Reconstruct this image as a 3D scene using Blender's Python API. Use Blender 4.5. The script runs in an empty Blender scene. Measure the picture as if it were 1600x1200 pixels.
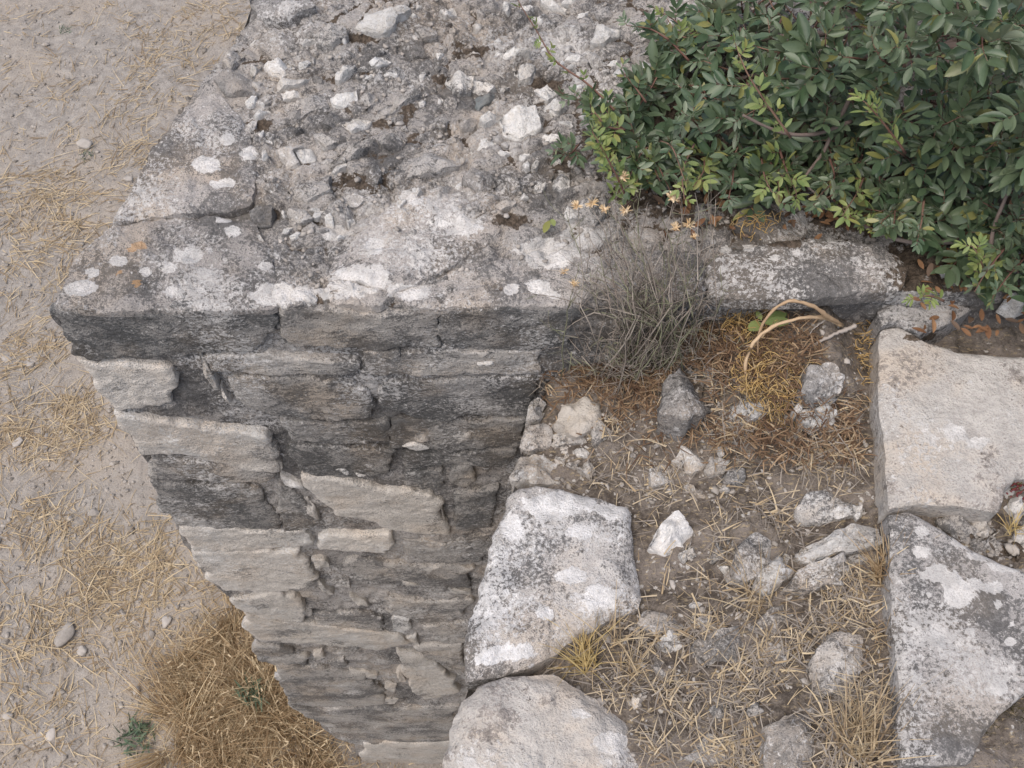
import bpy, math, random
import numpy as np
from mathutils import Matrix, Vector

# ------------------------------------------------------------------ camera, sky, sun, exposure
SC = bpy.context.scene
COL = SC.collection
CAM_H, TILT, FPX = 1.45, math.radians(30.8), 35.0 / 36.0 * 1600.0
cam_data = bpy.data.cameras.new('camera')
cam_data.lens = 35.0
cam_data.sensor_width = 36.0
cam_data.clip_start = 0.02
cam_data.clip_end = 500.0
cam = bpy.data.objects.new('camera', cam_data)
COL.objects.link(cam)
cam.location = (0, 0, CAM_H)
cam.rotation_euler = (TILT, 0, 0)
SC.camera = cam

SUN_EL, SUN_AZ = math.radians(66), math.radians(228)     # azimuth measured from +Y towards +X
world = bpy.data.worlds.new('World')
SC.world = world
world.use_nodes = True
wn = world.node_tree
wn.nodes.clear()
sky = wn.nodes.new('ShaderNodeTexSky')
sky.sky_type = 'NISHITA'
sky.sun_disc = False
sky.sun_elevation = SUN_EL
sky.sun_rotation = SUN_AZ
sky.air_density = 1.0
sky.dust_density = 3.0
sky.ozone_density = 1.0
bg = wn.nodes.new('ShaderNodeBackground')
bg.inputs['Strength'].default_value = 0.085
wo = wn.nodes.new('ShaderNodeOutputWorld')
wn.links.new(sky.outputs[0], bg.inputs[0])
wn.links.new(bg.outputs[0], wo.inputs[0])
sun_data = bpy.data.lights.new('sun', 'SUN')
sun_data.energy = 1.5
sun_data.angle = math.radians(70)
sun_data.color = (1.0, 0.935, 0.85)
sun = bpy.data.objects.new('sun', sun_data)
COL.objects.link(sun)
sd = Vector((math.sin(SUN_AZ) * math.cos(SUN_EL), math.cos(SUN_AZ) * math.cos(SUN_EL), math.sin(SUN_EL)))
sun.rotation_euler = sd.to_track_quat('Z', 'Y').to_euler()
sun.location = sd * 20
SC.view_settings.view_transform = 'Standard'
SC.view_settings.look = 'None'
SC.view_settings.exposure = 1.04
SC.view_settings.gamma = 1.0
SC.view_settings.use_curve_mapping = False

GROUND_Z = -4.25
YF = 1.022            # plane of the tower's front face
rng = np.random.default_rng(11)
random.seed(5)

# ------------------------------------------------------------------ pixel (1600x1200) -> world
CA, SA = math.cos(TILT), math.sin(TILT)
def ray(p):
    p = np.atleast_2d(np.asarray(p, float))
    vx, vy = p[:, 0] - 800.0, 600.0 - p[:, 1]
    return np.stack([vx, vy * CA + FPX * SA, vy * SA - FPX * CA], 1)
def at_z(p, z):
    r = ray(p); z = np.asarray(z, float)
    t = (z - CAM_H) / r[:, 2]
    q = r * t[:, None]
    q[:, 2] = z
    return q
def at_y(p, y):
    r = ray(p)
    t = y / r[:, 1]
    q = r * t[:, None]
    q[:, 2] += CAM_H
    return q
def to_px(P):
    P = np.atleast_2d(P)
    d = P - np.array([0, 0, CAM_H])
    vy = d[:, 1] * CA + d[:, 2] * SA
    vz = -d[:, 1] * SA + d[:, 2] * CA
    return np.stack([800 + FPX * d[:, 0] / -vz, 600 - FPX * vy / -vz], 1)
def in_poly(P, poly):
    x, y = P[:, 0], P[:, 1]
    poly = np.asarray(poly, float)
    res = np.zeros(len(P), bool)
    j = len(poly) - 1
    for i in range(len(poly)):
        xi, yi = poly[i]; xj, yj = poly[j]
        c = ((yi > y) != (yj > y)) & (x < (xj - xi) * (y - yi) / (yj - yi + 1e-12) + xi)
        res ^= c
        j = i
    return res

# ------------------------------------------------------------------ numpy noise
def h32(ix, iy, iz, seed):
    h = (ix.astype(np.int64) * 374761393 + iy.astype(np.int64) * 668265263 + iz.astype(np.int64) * 2147483647 + seed * 974634777) & 0xFFFFFFFF
    h = ((h ^ (h >> 13)) * 1274126177) & 0xFFFFFFFF
    h = ((h ^ (h >> 16)) * 2246822519) & 0xFFFFFFFF
    return ((h ^ (h >> 15)) & 0xFFFFFF) / float(0xFFFFFF)
def vnoise(P, seed=0):
    i = np.floor(P).astype(np.int64)
    f = P - i
    f = f * f * f * (f * (f * 6 - 15) + 10)
    r = 0
    for dx in (0, 1):
        wx = f[:, 0] if dx else 1 - f[:, 0]
        for dy in (0, 1):
            wy = f[:, 1] if dy else 1 - f[:, 1]
            for dz in (0, 1):
                wz = f[:, 2] if dz else 1 - f[:, 2]
                r = r + wx * wy * wz * h32(i[:, 0] + dx, i[:, 1] + dy, i[:, 2] + dz, seed)
    return r * 2 - 1
def fbm(P, scale, octv=4, gain=0.5, seed=0):
    a, s, r, n = 1.0, scale, 0.0, 0.0
    for k in range(octv):
        r = r + a * vnoise(P * s + 17.3 * k, seed + k)
        n += a
        a *= gain
        s *= 2.03
    return r / n
def worley(U, V, seed=0):
    """F1, F2, random number of the nearest cell"""
    iu, iv = np.floor(U).astype(np.int64), np.floor(V).astype(np.int64)
    f1 = np.full(len(U), 9.0); f2 = np.full(len(U), 9.0); idr = np.zeros(len(U)); slope = np.zeros(len(U))
    z = np.zeros_like(iu)
    for du in (-1, 0, 1):
        for dv in (-1, 0, 1):
            cu, cv = iu + du, iv + dv
            pu = cu + 0.15 + 0.7 * h32(cu, cv, z, seed)
            pv = cv + 0.15 + 0.7 * h32(cu, cv, z, seed + 1)
            r = h32(cu, cv, z, seed + 2)
            a = h32(cu, cv, z, seed + 3) * 6.283
            d = np.hypot(U - pu, V - pv)
            near = d < f1
            f2 = np.where(near, f1, np.minimum(f2, d))
            slope = np.where(near, (U - pu) * np.cos(a) + (V - pv) * np.sin(a), slope)
            idr = np.where(near, r, idr)
            f1 = np.minimum(f1, d)
    return f1, f2, idr, slope
def sstep(a, b, x):
    t = np.clip((x - a) / (b - a), 0, 1)
    return t * t * (3 - 2 * t)

# ------------------------------------------------------------------ mesh helpers
def new_mesh(name, V, F, smooth=True, uvcol=None, mats=None):
    """V (n,3) ; F (m,4) or (m,3) array, or list of arrays"""
    me = bpy.data.meshes.new(name)
    Fs = [np.asarray(f, np.int32) for f in (F if isinstance(F, list) else [F]) if len(f)]
    nl = sum(f.size for f in Fs)
    npoly = sum(len(f) for f in Fs)
    me.vertices.add(len(V))
    me.vertices.foreach_set('co', np.asarray(V, np.float32).ravel())
    me.loops.add(nl)
    me.loops.foreach_set('vertex_index', np.concatenate([f.ravel() for f in Fs]))
    starts, tot, o = [], [], 0
    for f in Fs:
        starts.append(o + np.arange(len(f)) * f.shape[1])
        o += f.size
    me.polygons.add(npoly)
    me.polygons.foreach_set('loop_start', np.concatenate(starts).astype(np.int32))
    me.update(calc_edges=True)
    me.validate()
    if smooth:
        me.polygons.foreach_set('use_smooth', np.ones(len(me.polygons), bool))
    if uvcol is not None:
        a = me.color_attributes.new('paint', 'FLOAT_COLOR', 'POINT')
        c = np.zeros((len(V), 4), np.float32)
        c[:, :uvcol.shape[1]] = uvcol
        a.data.foreach_set('color', c.ravel())
    return me
def obj(name, me, mat=None, parent=None, loc=None):
    """mesh given in world coordinates; loc moves the origin there"""
    o = bpy.data.objects.new(name, me)
    COL.objects.link(o)
    if mat is not None and not me.materials:
        me.materials.append(mat)
    base = np.array(parent.location if parent else (0, 0, 0), float)
    if loc is None:
        loc = base
    loc = np.array(loc, float)
    if np.abs(loc).max() > 0:
        co = np.empty(len(me.vertices) * 3, np.float32)
        me.vertices.foreach_get('co', co)
        co = (co.reshape(-1, 3) - loc).astype(np.float32)
        me.vertices.foreach_set('co', co.ravel())
        me.update()
    if parent:
        o.parent = parent
        o.location = loc - base
    else:
        o.location = loc
    return o
def empty(name, loc):
    o = bpy.data.objects.new(name, None)
    COL.objects.link(o)
    o.location = loc
    o.empty_display_size = 0.1
    return o
def tag(o, label=None, cat=None, group=None, kind=None):
    if label: o['label'] = label
    if cat: o['category'] = cat
    if group: o['group'] = group
    if kind: o['kind'] = kind
    return o
def grid_faces(nr, nc, wrap=False):
    r = np.arange(nr - 1)[:, None]
    c = np.arange(nc if wrap else nc - 1)[None, :]
    c2 = (c + 1) % nc
    a = r * nc + c; b = r * nc + c2; d = (r + 1) * nc + c; e = (r + 1) * nc + c2
    return np.stack([a, b, e, d], -1).reshape(-1, 4)

def resample(poly, n, chaikin=1):
    p = np.asarray(poly, float)
    for _ in range(chaikin):
        q = np.roll(p, -1, 0)
        p = np.stack([p * 0.88 + q * 0.12, p * 0.12 + q * 0.88], 1).reshape(-1, 2)
    q = np.vstack([p, p[:1]])
    L = np.concatenate([[0], np.cumsum(np.hypot(*np.diff(q, axis=0).T))])
    t = np.linspace(0, L[-1], n, endpoint=False)
    return np.stack([np.interp(t, L, q[:, 0]), np.interp(t, L, q[:, 1])], 1)
def area2(p):
    x, y = p[:, 0], p[:, 1]
    return 0.5 * np.sum(x * np.roll(y, -1) - y * np.roll(x, -1))

FR_TOP = (np.array([1., 0, 0]), np.array([0, 1., 0]), np.array([0, 0, 1.]))
FR_FACE = (np.array([1., 0, 0]), np.array([0, 0, 1.]), np.array([0, -1., 0]))
def poly_stone(poly, frame, o, h, depth, seed=0, p=5.0, drop=0.45, rough=0.004, facets=0, nout=None, edge_noise=0.02, tilt=(0, 0), chaikin=1, taper=0.03, rscale=1.0):
    """a stone whose seen outline is poly (u,v) in the plane through o with normal n; pillow top, real sides"""
    u, v, n = frame
    r0 = np.random.default_rng(seed + 1000)
    poly = np.asarray(poly, float)
    if area2(poly) < 0:
        poly = poly[::-1]
    A = abs(area2(poly)); R = math.sqrt(A / math.pi)
    if nout is None:
        nout = int(np.clip(2 * math.pi * R / 0.0065, 20, 150))
    out = resample(poly, nout, chaikin)
    c = out.mean(0)
    d = out - c
    ph = np.zeros((nout, 3)); ph[:, :2] = out
    per = np.hypot(*(out - np.roll(out, 1, 0)).T).sum()
    rmin = min(2 * A / per, R)                      # about half the short side
    dl = np.hypot(d[:, 0], d[:, 1])
    k = 1 + edge_noise * 2.0 * fbm(ph / max(rmin, 0.012), 1.3, 4, 0.62, seed) * rmin / np.maximum(dl, rmin * .5)
    d = d * k[:, None]
    nr = int(np.clip(R / 0.0075, 4, 26))
    ts = np.linspace(0, 1, nr + 1)[1:]
    ts = 1 - (1 - ts) ** 1.25
    rows, hs = [], []
    for t in ts:
        rows.append(c + d * t); hs.append(np.full(nout, h * (1 - drop * t ** p)))
    rows.append(c + d); hs.append(np.full(nout, h * (1 - drop)))          # same ring again: a hard edge
    rows.append(c + d * (1 + taper * 0.6)); hs.append(np.full(nout, h * (1 - drop) * 0.62))
    rows.append(c + d * (1 + taper)); hs.append(np.full(nout, h * (1 - drop) * 0.2))
    rows.append(c + d * (1 + taper * 0.5)); hs.append(np.full(nout, -depth))
    uv = np.vstack([c[None, :]] + rows)
    hh = np.concatenate([[h]] + hs)
    nt = 1 + nout * nr
    for q in range(facets):
        a = r0.uniform(0, 6.283); sl = r0.uniform(0.15, 0.9) * h / R
        cc = h * r0.uniform(0.72, 1.05)
        pl = cc + sl * ((uv[:, 0] - c[0]) * math.cos(a) + (uv[:, 1] - c[1]) * math.sin(a))
        hh[:nt] = np.minimum(hh[:nt], np.maximum(pl[:nt], h * 0.25))
    hh[nt:nt + nout] = hh[nt - nout:nt]
    hh[:nt + nout] += tilt[0] * (uv[:nt + nout, 0] - c[0]) + tilt[1] * (uv[:nt + nout, 1] - c[1])
    P = np.asarray(o, float)[None, :] + uv[:, :1] * u + uv[:, 1:] * v + hh[:, None] * n
    s = 1.0 / max(R, 0.015) * rscale
    nz = rough * (fbm(P, 1.6 * s, 3, 0.55, seed + 5) * 1.2 + 0.75 * fbm(P, 55, 4, 0.65, seed + 9))
    w = np.ones(len(P)); w[-nout:] = 0
    P = P + (nz * w)[:, None] * n
    lat = rough * 0.7
    P[:, :] += (fbm(P, 45, 2, 0.5, seed + 21) * lat * w)[:, None] * u
    tri = np.stack([np.zeros(nout, int), 1 + np.arange(nout), 1 + (np.arange(nout) + 1) % nout], 1)
    q = grid_faces(nr + 4, nout, True) + 1
    q = np.vstack([q[:(nr - 1) * nout], q[nr * nout:]])
    return P, [tri, q[:, [0, 3, 2, 1]]]

def rock(center, size, seed, nf=9, rough=0.06, res=(14, 20), rot=None, k=14.0):
    """free rock: soft intersection of planes, noise on top; size = semi axes"""
    r0 = np.random.default_rng(seed)
    nr, nc = res
    th = np.linspace(0.0, math.pi, nr)
    th[0] = 0.03; th[-1] = math.pi - 0.03
    a = np.linspace(0, 2 * math.pi, nc, endpoint=False)
    D = np.stack([np.sin(th)[:, None] * np.cos(a), np.sin(th)[:, None] * np.sin(a), np.cos(th)[:, None] * np.ones(nc)], -1).reshape(-1, 3)
    Nn = r0.normal(size=(nf + 4, 3)); Nn /= np.linalg.norm(Nn, axis=1)[:, None]
    Nn = np.vstack([Nn, [[0, 0, 1], [0, 0, -1], [1, 0, 0], [-1, 0, 0], [0, 1, 0], [0, -1, 0]]])
    dd = np.concatenate([r0.uniform(0.72, 1.0, nf + 4), np.full(6, 1.0)])
    q = np.clip(D @ Nn.T, 0.0, None) / dd
    rad = 1.0 / (np.sum(q ** k, 1) ** (1 / k) + 1e-6)
    rad *= 1 + rough * fbm(D, 2.5, 4, 0.55, seed)
    P = D * rad[:, None] * np.asarray(size)
    rz = r0.uniform(0, 6.283) if rot is None else rot
    c, s = math.cos(rz), math.sin(rz)
    P = np.stack([P[:, 0] * c - P[:, 1] * s, P[:, 0] * s + P[:, 1] * c, P[:, 2]], 1) + np.asarray(center)
    F = grid_faces(nr, nc, True)[:, [0, 3, 2, 1]]
    caps = [np.array([list(range(nc))]), np.array([list(range((nr - 1) * nc, nr * nc))[::-1]])]
    return P, [F] + caps

_RP = {}
def mini_rock(center, size, rs):
    k = int(rs.integers(24))
    if k not in _RP:
        V0, F0 = rock((0, 0, 0), (1, 1, 1), 5000 + k, nf=3, res=(4, 5), rot=0.0, k=40.0)
        V0 = V0 * np.random.default_rng(k).uniform(.62, 1.12, (len(V0), 1))
        _RP[k] = (V0, F0)
    V, F = _RP[k]
    a = rs.uniform(0, 6.283); c, s_ = math.cos(a), math.sin(a)
    V = V * np.asarray(size)
    return np.stack([V[:, 0] * c - V[:, 1] * s_, V[:, 0] * s_ + V[:, 1] * c, V[:, 2]], 1) + np.asarray(center), F

class Bag:
    """collects pieces for one mesh"""
    def __init__(s): s.V, s.F, s.n, s.C = [], {}, 0, []
    def add(s, V, Fs, col=None):
        for f in (Fs if isinstance(Fs, list) else [Fs]):
            f = np.asarray(f)
            if len(f): s.F.setdefault(f.shape[1], []).append(f + s.n)
        s.V.append(V); s.n += len(V)
        if col is not None: s.C.append(np.broadcast_to(col, (len(V), 3)))
    def mesh(s, name, smooth=True):
        return new_mesh(name, np.vstack(s.V), [np.vstack(f) for f in s.F.values()], smooth, np.vstack(s.C) if s.C else None)

def ribbons(base, direc, length, width, bend, ups, nseg=3, rs=None, curl=0.0, taper=True):
    """N flat blades: base (N,3), unit direction, curved towards bend vector; returns V, F"""
    rs = rs or np.random.default_rng(3)
    N = len(base)
    t = np.linspace(0, 1, nseg + 1)
    pos = base[:, None, :] + direc[:, None, :] * (length[:, None, None] * t[None, :, None]) + bend[:, None, :] * (t[None, :, None] ** 2)
    tan = direc[:, None, :] * length[:, None, None] + 2 * bend[:, None, :] * t[None, :, None]
    side = np.cross(tan, ups[:, None, :])
    side /= np.linalg.norm(side, axis=2, keepdims=True) + 1e-9
    w = (1 - 0.75 * t ** 1.5) if taper else np.ones_like(t)
    off = side * (width[:, None, None] * 0.5 * w[None, :, None])
    V = np.stack([pos - off, pos + off], 2).reshape(N, -1, 3)
    k = np.arange(nseg) * 2
    f = np.stack([k, k + 1, k + 3, k + 2], 1)
    F = (f[None] + (np.arange(N) * (2 * (nseg + 1)))[:, None, None]).reshape(-1, 4)
    return V.reshape(-1, 3), F
def tube(pts, rad, sides=5):
    pts = np.asarray(pts, float); n = len(pts)
    rad = np.broadcast_to(rad, n) if np.ndim(rad) < 1 or len(np.atleast_1d(rad)) == n else np.interp(np.linspace(0, 1, n), np.linspace(0, 1, len(rad)), rad)
    T = np.gradient(pts, axis=0); T /= np.linalg.norm(T, axis=1)[:, None] + 1e-9
    ref = np.array([0.31, 0.52, 0.79])
    A = np.cross(T, ref); A /= np.linalg.norm(A, axis=1)[:, None] + 1e-9
    B = np.cross(T, A)
    a = np.linspace(0, 2 * math.pi, sides, endpoint=False)
    V = pts[:, None, :] + rad[:, None, None] * (A[:, None, :] * np.cos(a)[None, :, None] + B[:, None, :] * np.sin(a)[None, :, None])
    caps = [np.array([list(range(sides))[::-1]]), np.array([list(range((n - 1) * sides, n * sides))])]
    return V.reshape(-1, 3), [grid_faces(n, sides, True)] + caps
def spline(pts, n):
    """Catmull-Rom through pts"""
    p = np.asarray(pts, float)
    q = np.vstack([2 * p[0] - p[1], p, 2 * p[-1] - p[-2]])
    t = np.linspace(0, len(p) - 1 - 1e-6, n)
    i = t.astype(int); f = (t - i)[:, None]
    a, b, c, d = q[i], q[i + 1], q[i + 2], q[i + 3]
    return 0.5 * (2 * b + (c - a) * f + (2 * a - 5 * b + 4 * c - d) * f ** 2 + (3 * b - a - 3 * c + d) * f ** 3)

# ------------------------------------------------------------------ materials
class NT:
    def __init__(s, name):
        s.m = bpy.data.materials.new(name); s.m.use_nodes = True
        s.t = s.m.node_tree; s.t.nodes.clear()
        s.out = s.n('ShaderNodeOutputMaterial')
        s.b = s.n('ShaderNodeBsdfPrincipled')
        s.l(s.b.outputs[0], s.out.inputs[0])
        s.b.inputs['Roughness'].default_value = 0.92
        s.b.inputs['Specular IOR Level'].default_value = 0.25
        s.geo = s.n('ShaderNodeNewGeometry')
        s.pos = s.geo.outputs['Position']
    def n(s, t, **kw):
        x = s.t.nodes.new(t)
        for k, v in kw.items(): setattr(x, k, v)
        return x
    def l(s, a, b): s.t.links.new(a, b)
    def put(s, sock, v):
        if isinstance(v, bpy.types.NodeSocket): s.l(v, sock)
        elif isinstance(v, (tuple, list)) and len(v) == 3 and sock.type == 'RGBA': sock.default_value = (*v, 1)
        else: sock.default_value = v
    def noise(s, scale, detail=4, rough=0.55, vec=None, dist=0.0, off=0.0):
        x = s.n('ShaderNodeTexNoise')
        v = vec if vec is not None else s.pos
        if off:
            v = s.vadd(v, (off, off * 0.7, off * 1.3))
        s.l(v, x.inputs['Vector'])
        x.inputs['Scale'].default_value = scale; x.inputs['Detail'].default_value = detail
        x.inputs['Roughness'].default_value = rough; x.inputs['Distortion'].default_value = dist
        return x.outputs['Fac']
    def noisec(s, scale, detail=3):
        x = s.n('ShaderNodeTexNoise'); s.l(s.pos, x.inputs['Vector'])
        x.inputs['Scale'].default_value = scale; x.inputs['Detail'].default_value = detail
        return x.outputs['Color']
    def voro(s, scale, vec=None, feature='F1'):
        x = s.n('ShaderNodeTexVoronoi', feature=feature)
        s.l(vec if vec is not None else s.pos, x.inputs['Vector'])
        x.inputs['Scale'].default_value = scale
        return x
    def vadd(s, a, b):
        x = s.n('ShaderNodeVectorMath', operation='ADD'); s.put(x.inputs[0], a); s.put(x.inputs[1], b); return x.outputs[0]
    def vmul(s, a, b):
        x = s.n('ShaderNodeVectorMath', operation='MULTIPLY'); s.put(x.inputs[0], a); s.put(x.inputs[1], b); return x.outputs[0]
    def vsub(s, a, b):
        x = s.n('ShaderNodeVectorMath', operation='SUBTRACT'); s.put(x.inputs[0], a); s.put(x.inputs[1], b); return x.outputs[0]
    def m_(s, op, a, b=0.0, c=None, clamp=False):
        x = s.n('ShaderNodeMath', operation=op, use_clamp=clamp)
        s.put(x.inputs[0], a); s.put(x.inputs[1], b)
        if c is not None: s.put(x.inputs[2], c)
        return x.outputs[0]
    def ramp(s, v, a, b, lo=0.0, hi=1.0):
        x = s.n('ShaderNodeMapRange', interpolation_type='SMOOTHSTEP')
        s.put(x.inputs['Value'], v)
        x.inputs['From Min'].default_value = a; x.inputs['From Max'].default_value = b
        x.inputs['To Min'].default_value = lo; x.inputs['To Max'].default_value = hi
        return x.outputs[0]
    def mix(s, f, a, b):
        x = s.n('ShaderNodeMix', data_type='RGBA')
        s.put(x.inputs['Factor'], f); s.put(x.inputs[6], a); s.put(x.inputs[7], b)
        return x.outputs[2]
    def attr(s, name='paint'):
        x = s.n('ShaderNodeAttribute', attribute_name=name)
        y = s.n('ShaderNodeSeparateColor'); s.l(x.outputs['Color'], y.inputs[0])
        return list(y.outputs)[:3] + [x.outputs['Alpha']]
    def bump(s, h, strength=0.5, dist=0.004, prev=None):
        x = s.n('ShaderNodeBump'); x.inputs['Strength'].default_value = strength; x.inputs['Distance'].default_value = dist
        s.put(x.inputs['Height'], h)
        if prev is not None: s.l(prev, x.inputs['Normal'])
        return x.outputs[0]
    def end(s, col, nrm=None):
        s.put(s.b.inputs['Base Color'], col)
        if nrm is not None: s.l(nrm, s.b.inputs['Normal'])
        return s.m

def stone_mat(name, light=(0.44, 0.40, 0.36), mid=(0.27, 0.245, 0.225), crust=(0.065, 0.062, 0.06), white=(0.60, 0.575, 0.55),
              tan=(0.40, 0.32, 0.24), dark_amt=0.5, white_amt=0.5, tan_amt=0.4, speck=0.5, grain=1.0, stretch=None, paint=False, bumpk=1.0, soil=None, disc=22.0, moss=0.0):
    t = NT(name)
    P = t.pos
    oi = t.n('ShaderNodeObjectInfo')
    vs = t.vmul(P, stretch) if stretch else P
    def ncol(scale, detail, rough, vec):
        x = t.n('ShaderNodeTexNoise'); t.l(vec, x.inputs['Vector'])
        x.inputs['Scale'].default_value = scale; x.inputs['Detail'].default_value = detail; x.inputs['Roughness'].default_value = rough
        y = t.n('ShaderNodeSeparateColor'); t.l(x.outputs['Color'], y.inputs[0])
        return x.outputs['Color'], y.outputs
    _, big = ncol(6.0, 3, 0.6, P)
    fcol, fin = ncol(135 * grain, 3, 0.72, vs)
    med = t.noise(30, 5, 0.65, vs)
    spk = t.noise(360 * grain, 2, 0.7, P, off=7.7)
    sub = lambda a: t.m_('SUBTRACT', a, 0.5)
    mul = lambda a, k: t.m_('MULTIPLY', a, k)
    add = lambda a, b: t.m_('ADD', a, b)
    if paint:
        pr, pg, pb, pa = t.attr()
    # bare stone
    col = t.mix(t.ramp(add(mul(med, 0.6), mul(fin[0], 0.4)), 0.36, 0.62), mid, light)
    col = t.mix(mul(t.ramp(add(mul(big[1], 0.75), mul(med, 0.25)), 0.46, 0.62), tan_amt), col, tan)
    # black crust, broken up finely
    v = add(add(mul(fin[0], 0.55), mul(spk, 0.30)), add(mul(big[0], 0.75), mul(med, 0.5)))
    if paint:
        v = add(v, mul(sub(pg), 0.5))
    thr = 1.055 + (0.5 - dark_amt) * 0.42
    dm = t.ramp(v, thr - 0.055, thr + 0.055)
    ccol = t.mix(t.ramp(add(mul(spk, 0.5), mul(fin[2], 0.5)), 0.42, 0.60), crust, tuple(c * 2.4 for c in crust))
    ccol = t.mix(mul(t.ramp(big[1], 0.45, 0.6), 0.35), ccol, tuple(c * 0.4 for c in tan))
    col = t.mix(mul(dm, 0.90), col, ccol)
    pep = t.ramp(add(mul(spk, 0.7), mul(fin[1], 0.3)), 0.53, 0.60)
    col = t.mix(mul(pep, 0.6 * speck), col, crust)
    # white lichen: grains, blotches and a granular veil
    jit = t.vadd(P, t.vmul(fcol, (0.020, 0.020, 0.020)))
    v1 = t.voro(disc, jit)
    rs1 = t.n('ShaderNodeSeparateColor'); t.l(v1.outputs['Color'], rs1.inputs[0])
    rad = mul(t.m_('SUBTRACT', rs1.outputs[1], 1.0 - 0.60 * white_amt), 0.8)
    w1 = t.ramp(t.m_('SUBTRACT', rad, v1.outputs['Distance']), -0.015, 0.03)
    v2 = t.voro(disc * 4.3, jit)
    rs2 = t.n('ShaderNodeSeparateColor'); t.l(v2.outputs['Color'], rs2.inputs[0])
    rad2 = mul(t.m_('SUBTRACT', add(rs2.outputs[1], mul(sub(big[2]), 1.2)), 1.0 - 0.8 * white_amt), 0.9)
    w2 = t.ramp(t.m_('SUBTRACT', rad2, v2.outputs['Distance']), -0.03, 0.05)
    veil = t.ramp(add(add(mul(fin[2], 0.5), mul(spk, 0.28)), add(mul(big[2], 0.5), mul(med, 0.22))), 0.86 - 0.20 * white_amt, 0.93 - 0.20 * white_amt)
    wsum = t.m_('MAXIMUM', t.m_('MAXIMUM', w1, mul(w2, 0.8)), mul(veil, 0.85))
    if paint:
        pw = mul(t.ramp(add(add(pr, mul(sub(fin[1]), 1.1)), mul(sub(med), 1.4)), 0.46, 0.62), 0.92)
        wsum = t.m_('MAXIMUM', wsum, pw)
    wcol = t.mix(t.ramp(med, 0.38, 0.62), white, tuple(c * 0.74 for c in white))
    wcol = t.mix(mul(pep, 0.6), wcol, mid)
    wcol = t.mix(mul(t.ramp(fin[0], 0.52, 0.64), 0.5), wcol, light)
    col = t.mix(wsum, col, wcol)
    if paint and soil:
        ps = t.ramp(add(add(pb, mul(sub(fin[0]), 1.2)), mul(sub(med), 2.2)), 0.44, 0.66)
        scol = t.mix(t.ramp(fin[1], 0.42, 0.58), soil, tuple(c * 0.5 for c in soil))
        col = t.mix(ps, col, scol)
    if paint:
        po = t.ramp(add(pa, mul(sub(fin[0]), 0.9)), 0.45, 0.58)
        col = t.mix(mul(po, 0.6), col, (0.44, 0.26, 0.12))
    shade = add(mul(oi.outputs['Random'], 0.24), 0.88)
    sh = t.n('ShaderNodeCombineColor')
    for i in range(3): t.l(shade, sh.inputs[i])
    mx = t.n('ShaderNodeMix', data_type='RGBA', blend_type='MULTIPLY')
    mx.inputs['Factor'].default_value = 1.0
    t.l(col, mx.inputs[6]); t.l(sh.outputs[0], mx.inputs[7])
    h = add(add(mul(med, 1.1), mul(fin[0], 0.8)), add(mul(spk, 0.4), mul(wsum, 0.10)))
    return t.end(mx.outputs[2], t.bump(h, 0.8 * bumpk, 0.006))

def flat_mat(name, c1, c2, scale=40, rough=0.9, spec=0.25, c3=None, island=True, trans=0.0):
    """two or three tones: mixed per piece and by noise"""
    t = NT(name)
    f = t.noise(scale, 4, 0.6)
    oi = t.n('ShaderNodeObjectInfo')
    r = t.m_('FRACT', t.m_('ADD', t.geo.outputs['Random Per Island'], t.m_('MULTIPLY', oi.outputs['Random'], 3.7)))
    col = t.mix(t.m_('ADD', t.m_('MULTIPLY', r, 0.75), t.m_('MULTIPLY', t.m_('SUBTRACT', f, 0.5), 0.9), clamp=True), c1, c2)
    if c3:
        r2 = t.m_('FRACT', t.m_('MULTIPLY', r, 7.31))
        col = t.mix(t.ramp(r2, 0.70, 0.80), col, c3)
    t.b.inputs['Roughness'].default_value = rough
    t.b.inputs['Specular IOR Level'].default_value = spec
    if trans:
        tr = t.n('ShaderNodeBsdfTranslucent'); t.put(tr.inputs[0], col)
        ms = t.n('ShaderNodeMixShader'); ms.inputs[0].default_value = trans
        t.l(t.b.outputs[0], ms.inputs[1]); t.l(tr.outputs[0], ms.inputs[2]); t.l(ms.outputs[0], t.out.inputs[0])
    return t.end(col)

# ------------------------------------------------------------------ the stone materials
SOIL = (0.115, 0.088, 0.066)
M = {}
M['core'] = stone_mat('rubble_core', light=(0.44, 0.405, 0.375), mid=(0.27, 0.25, 0.232), dark_amt=0.50, white_amt=0.46, tan_amt=0.45, speck=0.8, paint=True, soil=SOIL, bumpk=1.2)
M['capslab'] = stone_mat('cap_slab', light=(0.41, 0.375, 0.345), mid=(0.25, 0.23, 0.215), dark_amt=0.54, white_amt=0.44, tan_amt=0.45, speck=0.9, paint=True, soil=SOIL)
M['rub_white'] = stone_mat('rubble_white', light=(0.65, 0.625, 0.59), mid=(0.43, 0.405, 0.375), white=(0.67, 0.655, 0.635), dark_amt=0.29, white_amt=0.60, tan_amt=0.25, speck=0.6)
M['rub_grey'] = stone_mat('rubble_grey', light=(0.46, 0.43, 0.40), mid=(0.29, 0.27, 0.25), dark_amt=0.48, white_amt=0.42, speck=0.9)
M['rub_dark'] = stone_mat('rubble_dark', light=(0.32, 0.30, 0.285), mid=(0.19, 0.18, 0.17), dark_amt=0.55, white_amt=0.40, speck=1.0)
M['blue'] = stone_mat('rubble_blue', light=(0.20, 0.22, 0.22), mid=(0.13, 0.145, 0.148), dark_amt=0.3, white_amt=0.08, tan_amt=0.3, speck=0.3, tan=(0.20, 0.16, 0.13))
FS = (0.8, 1.0, 1.2)
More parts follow.
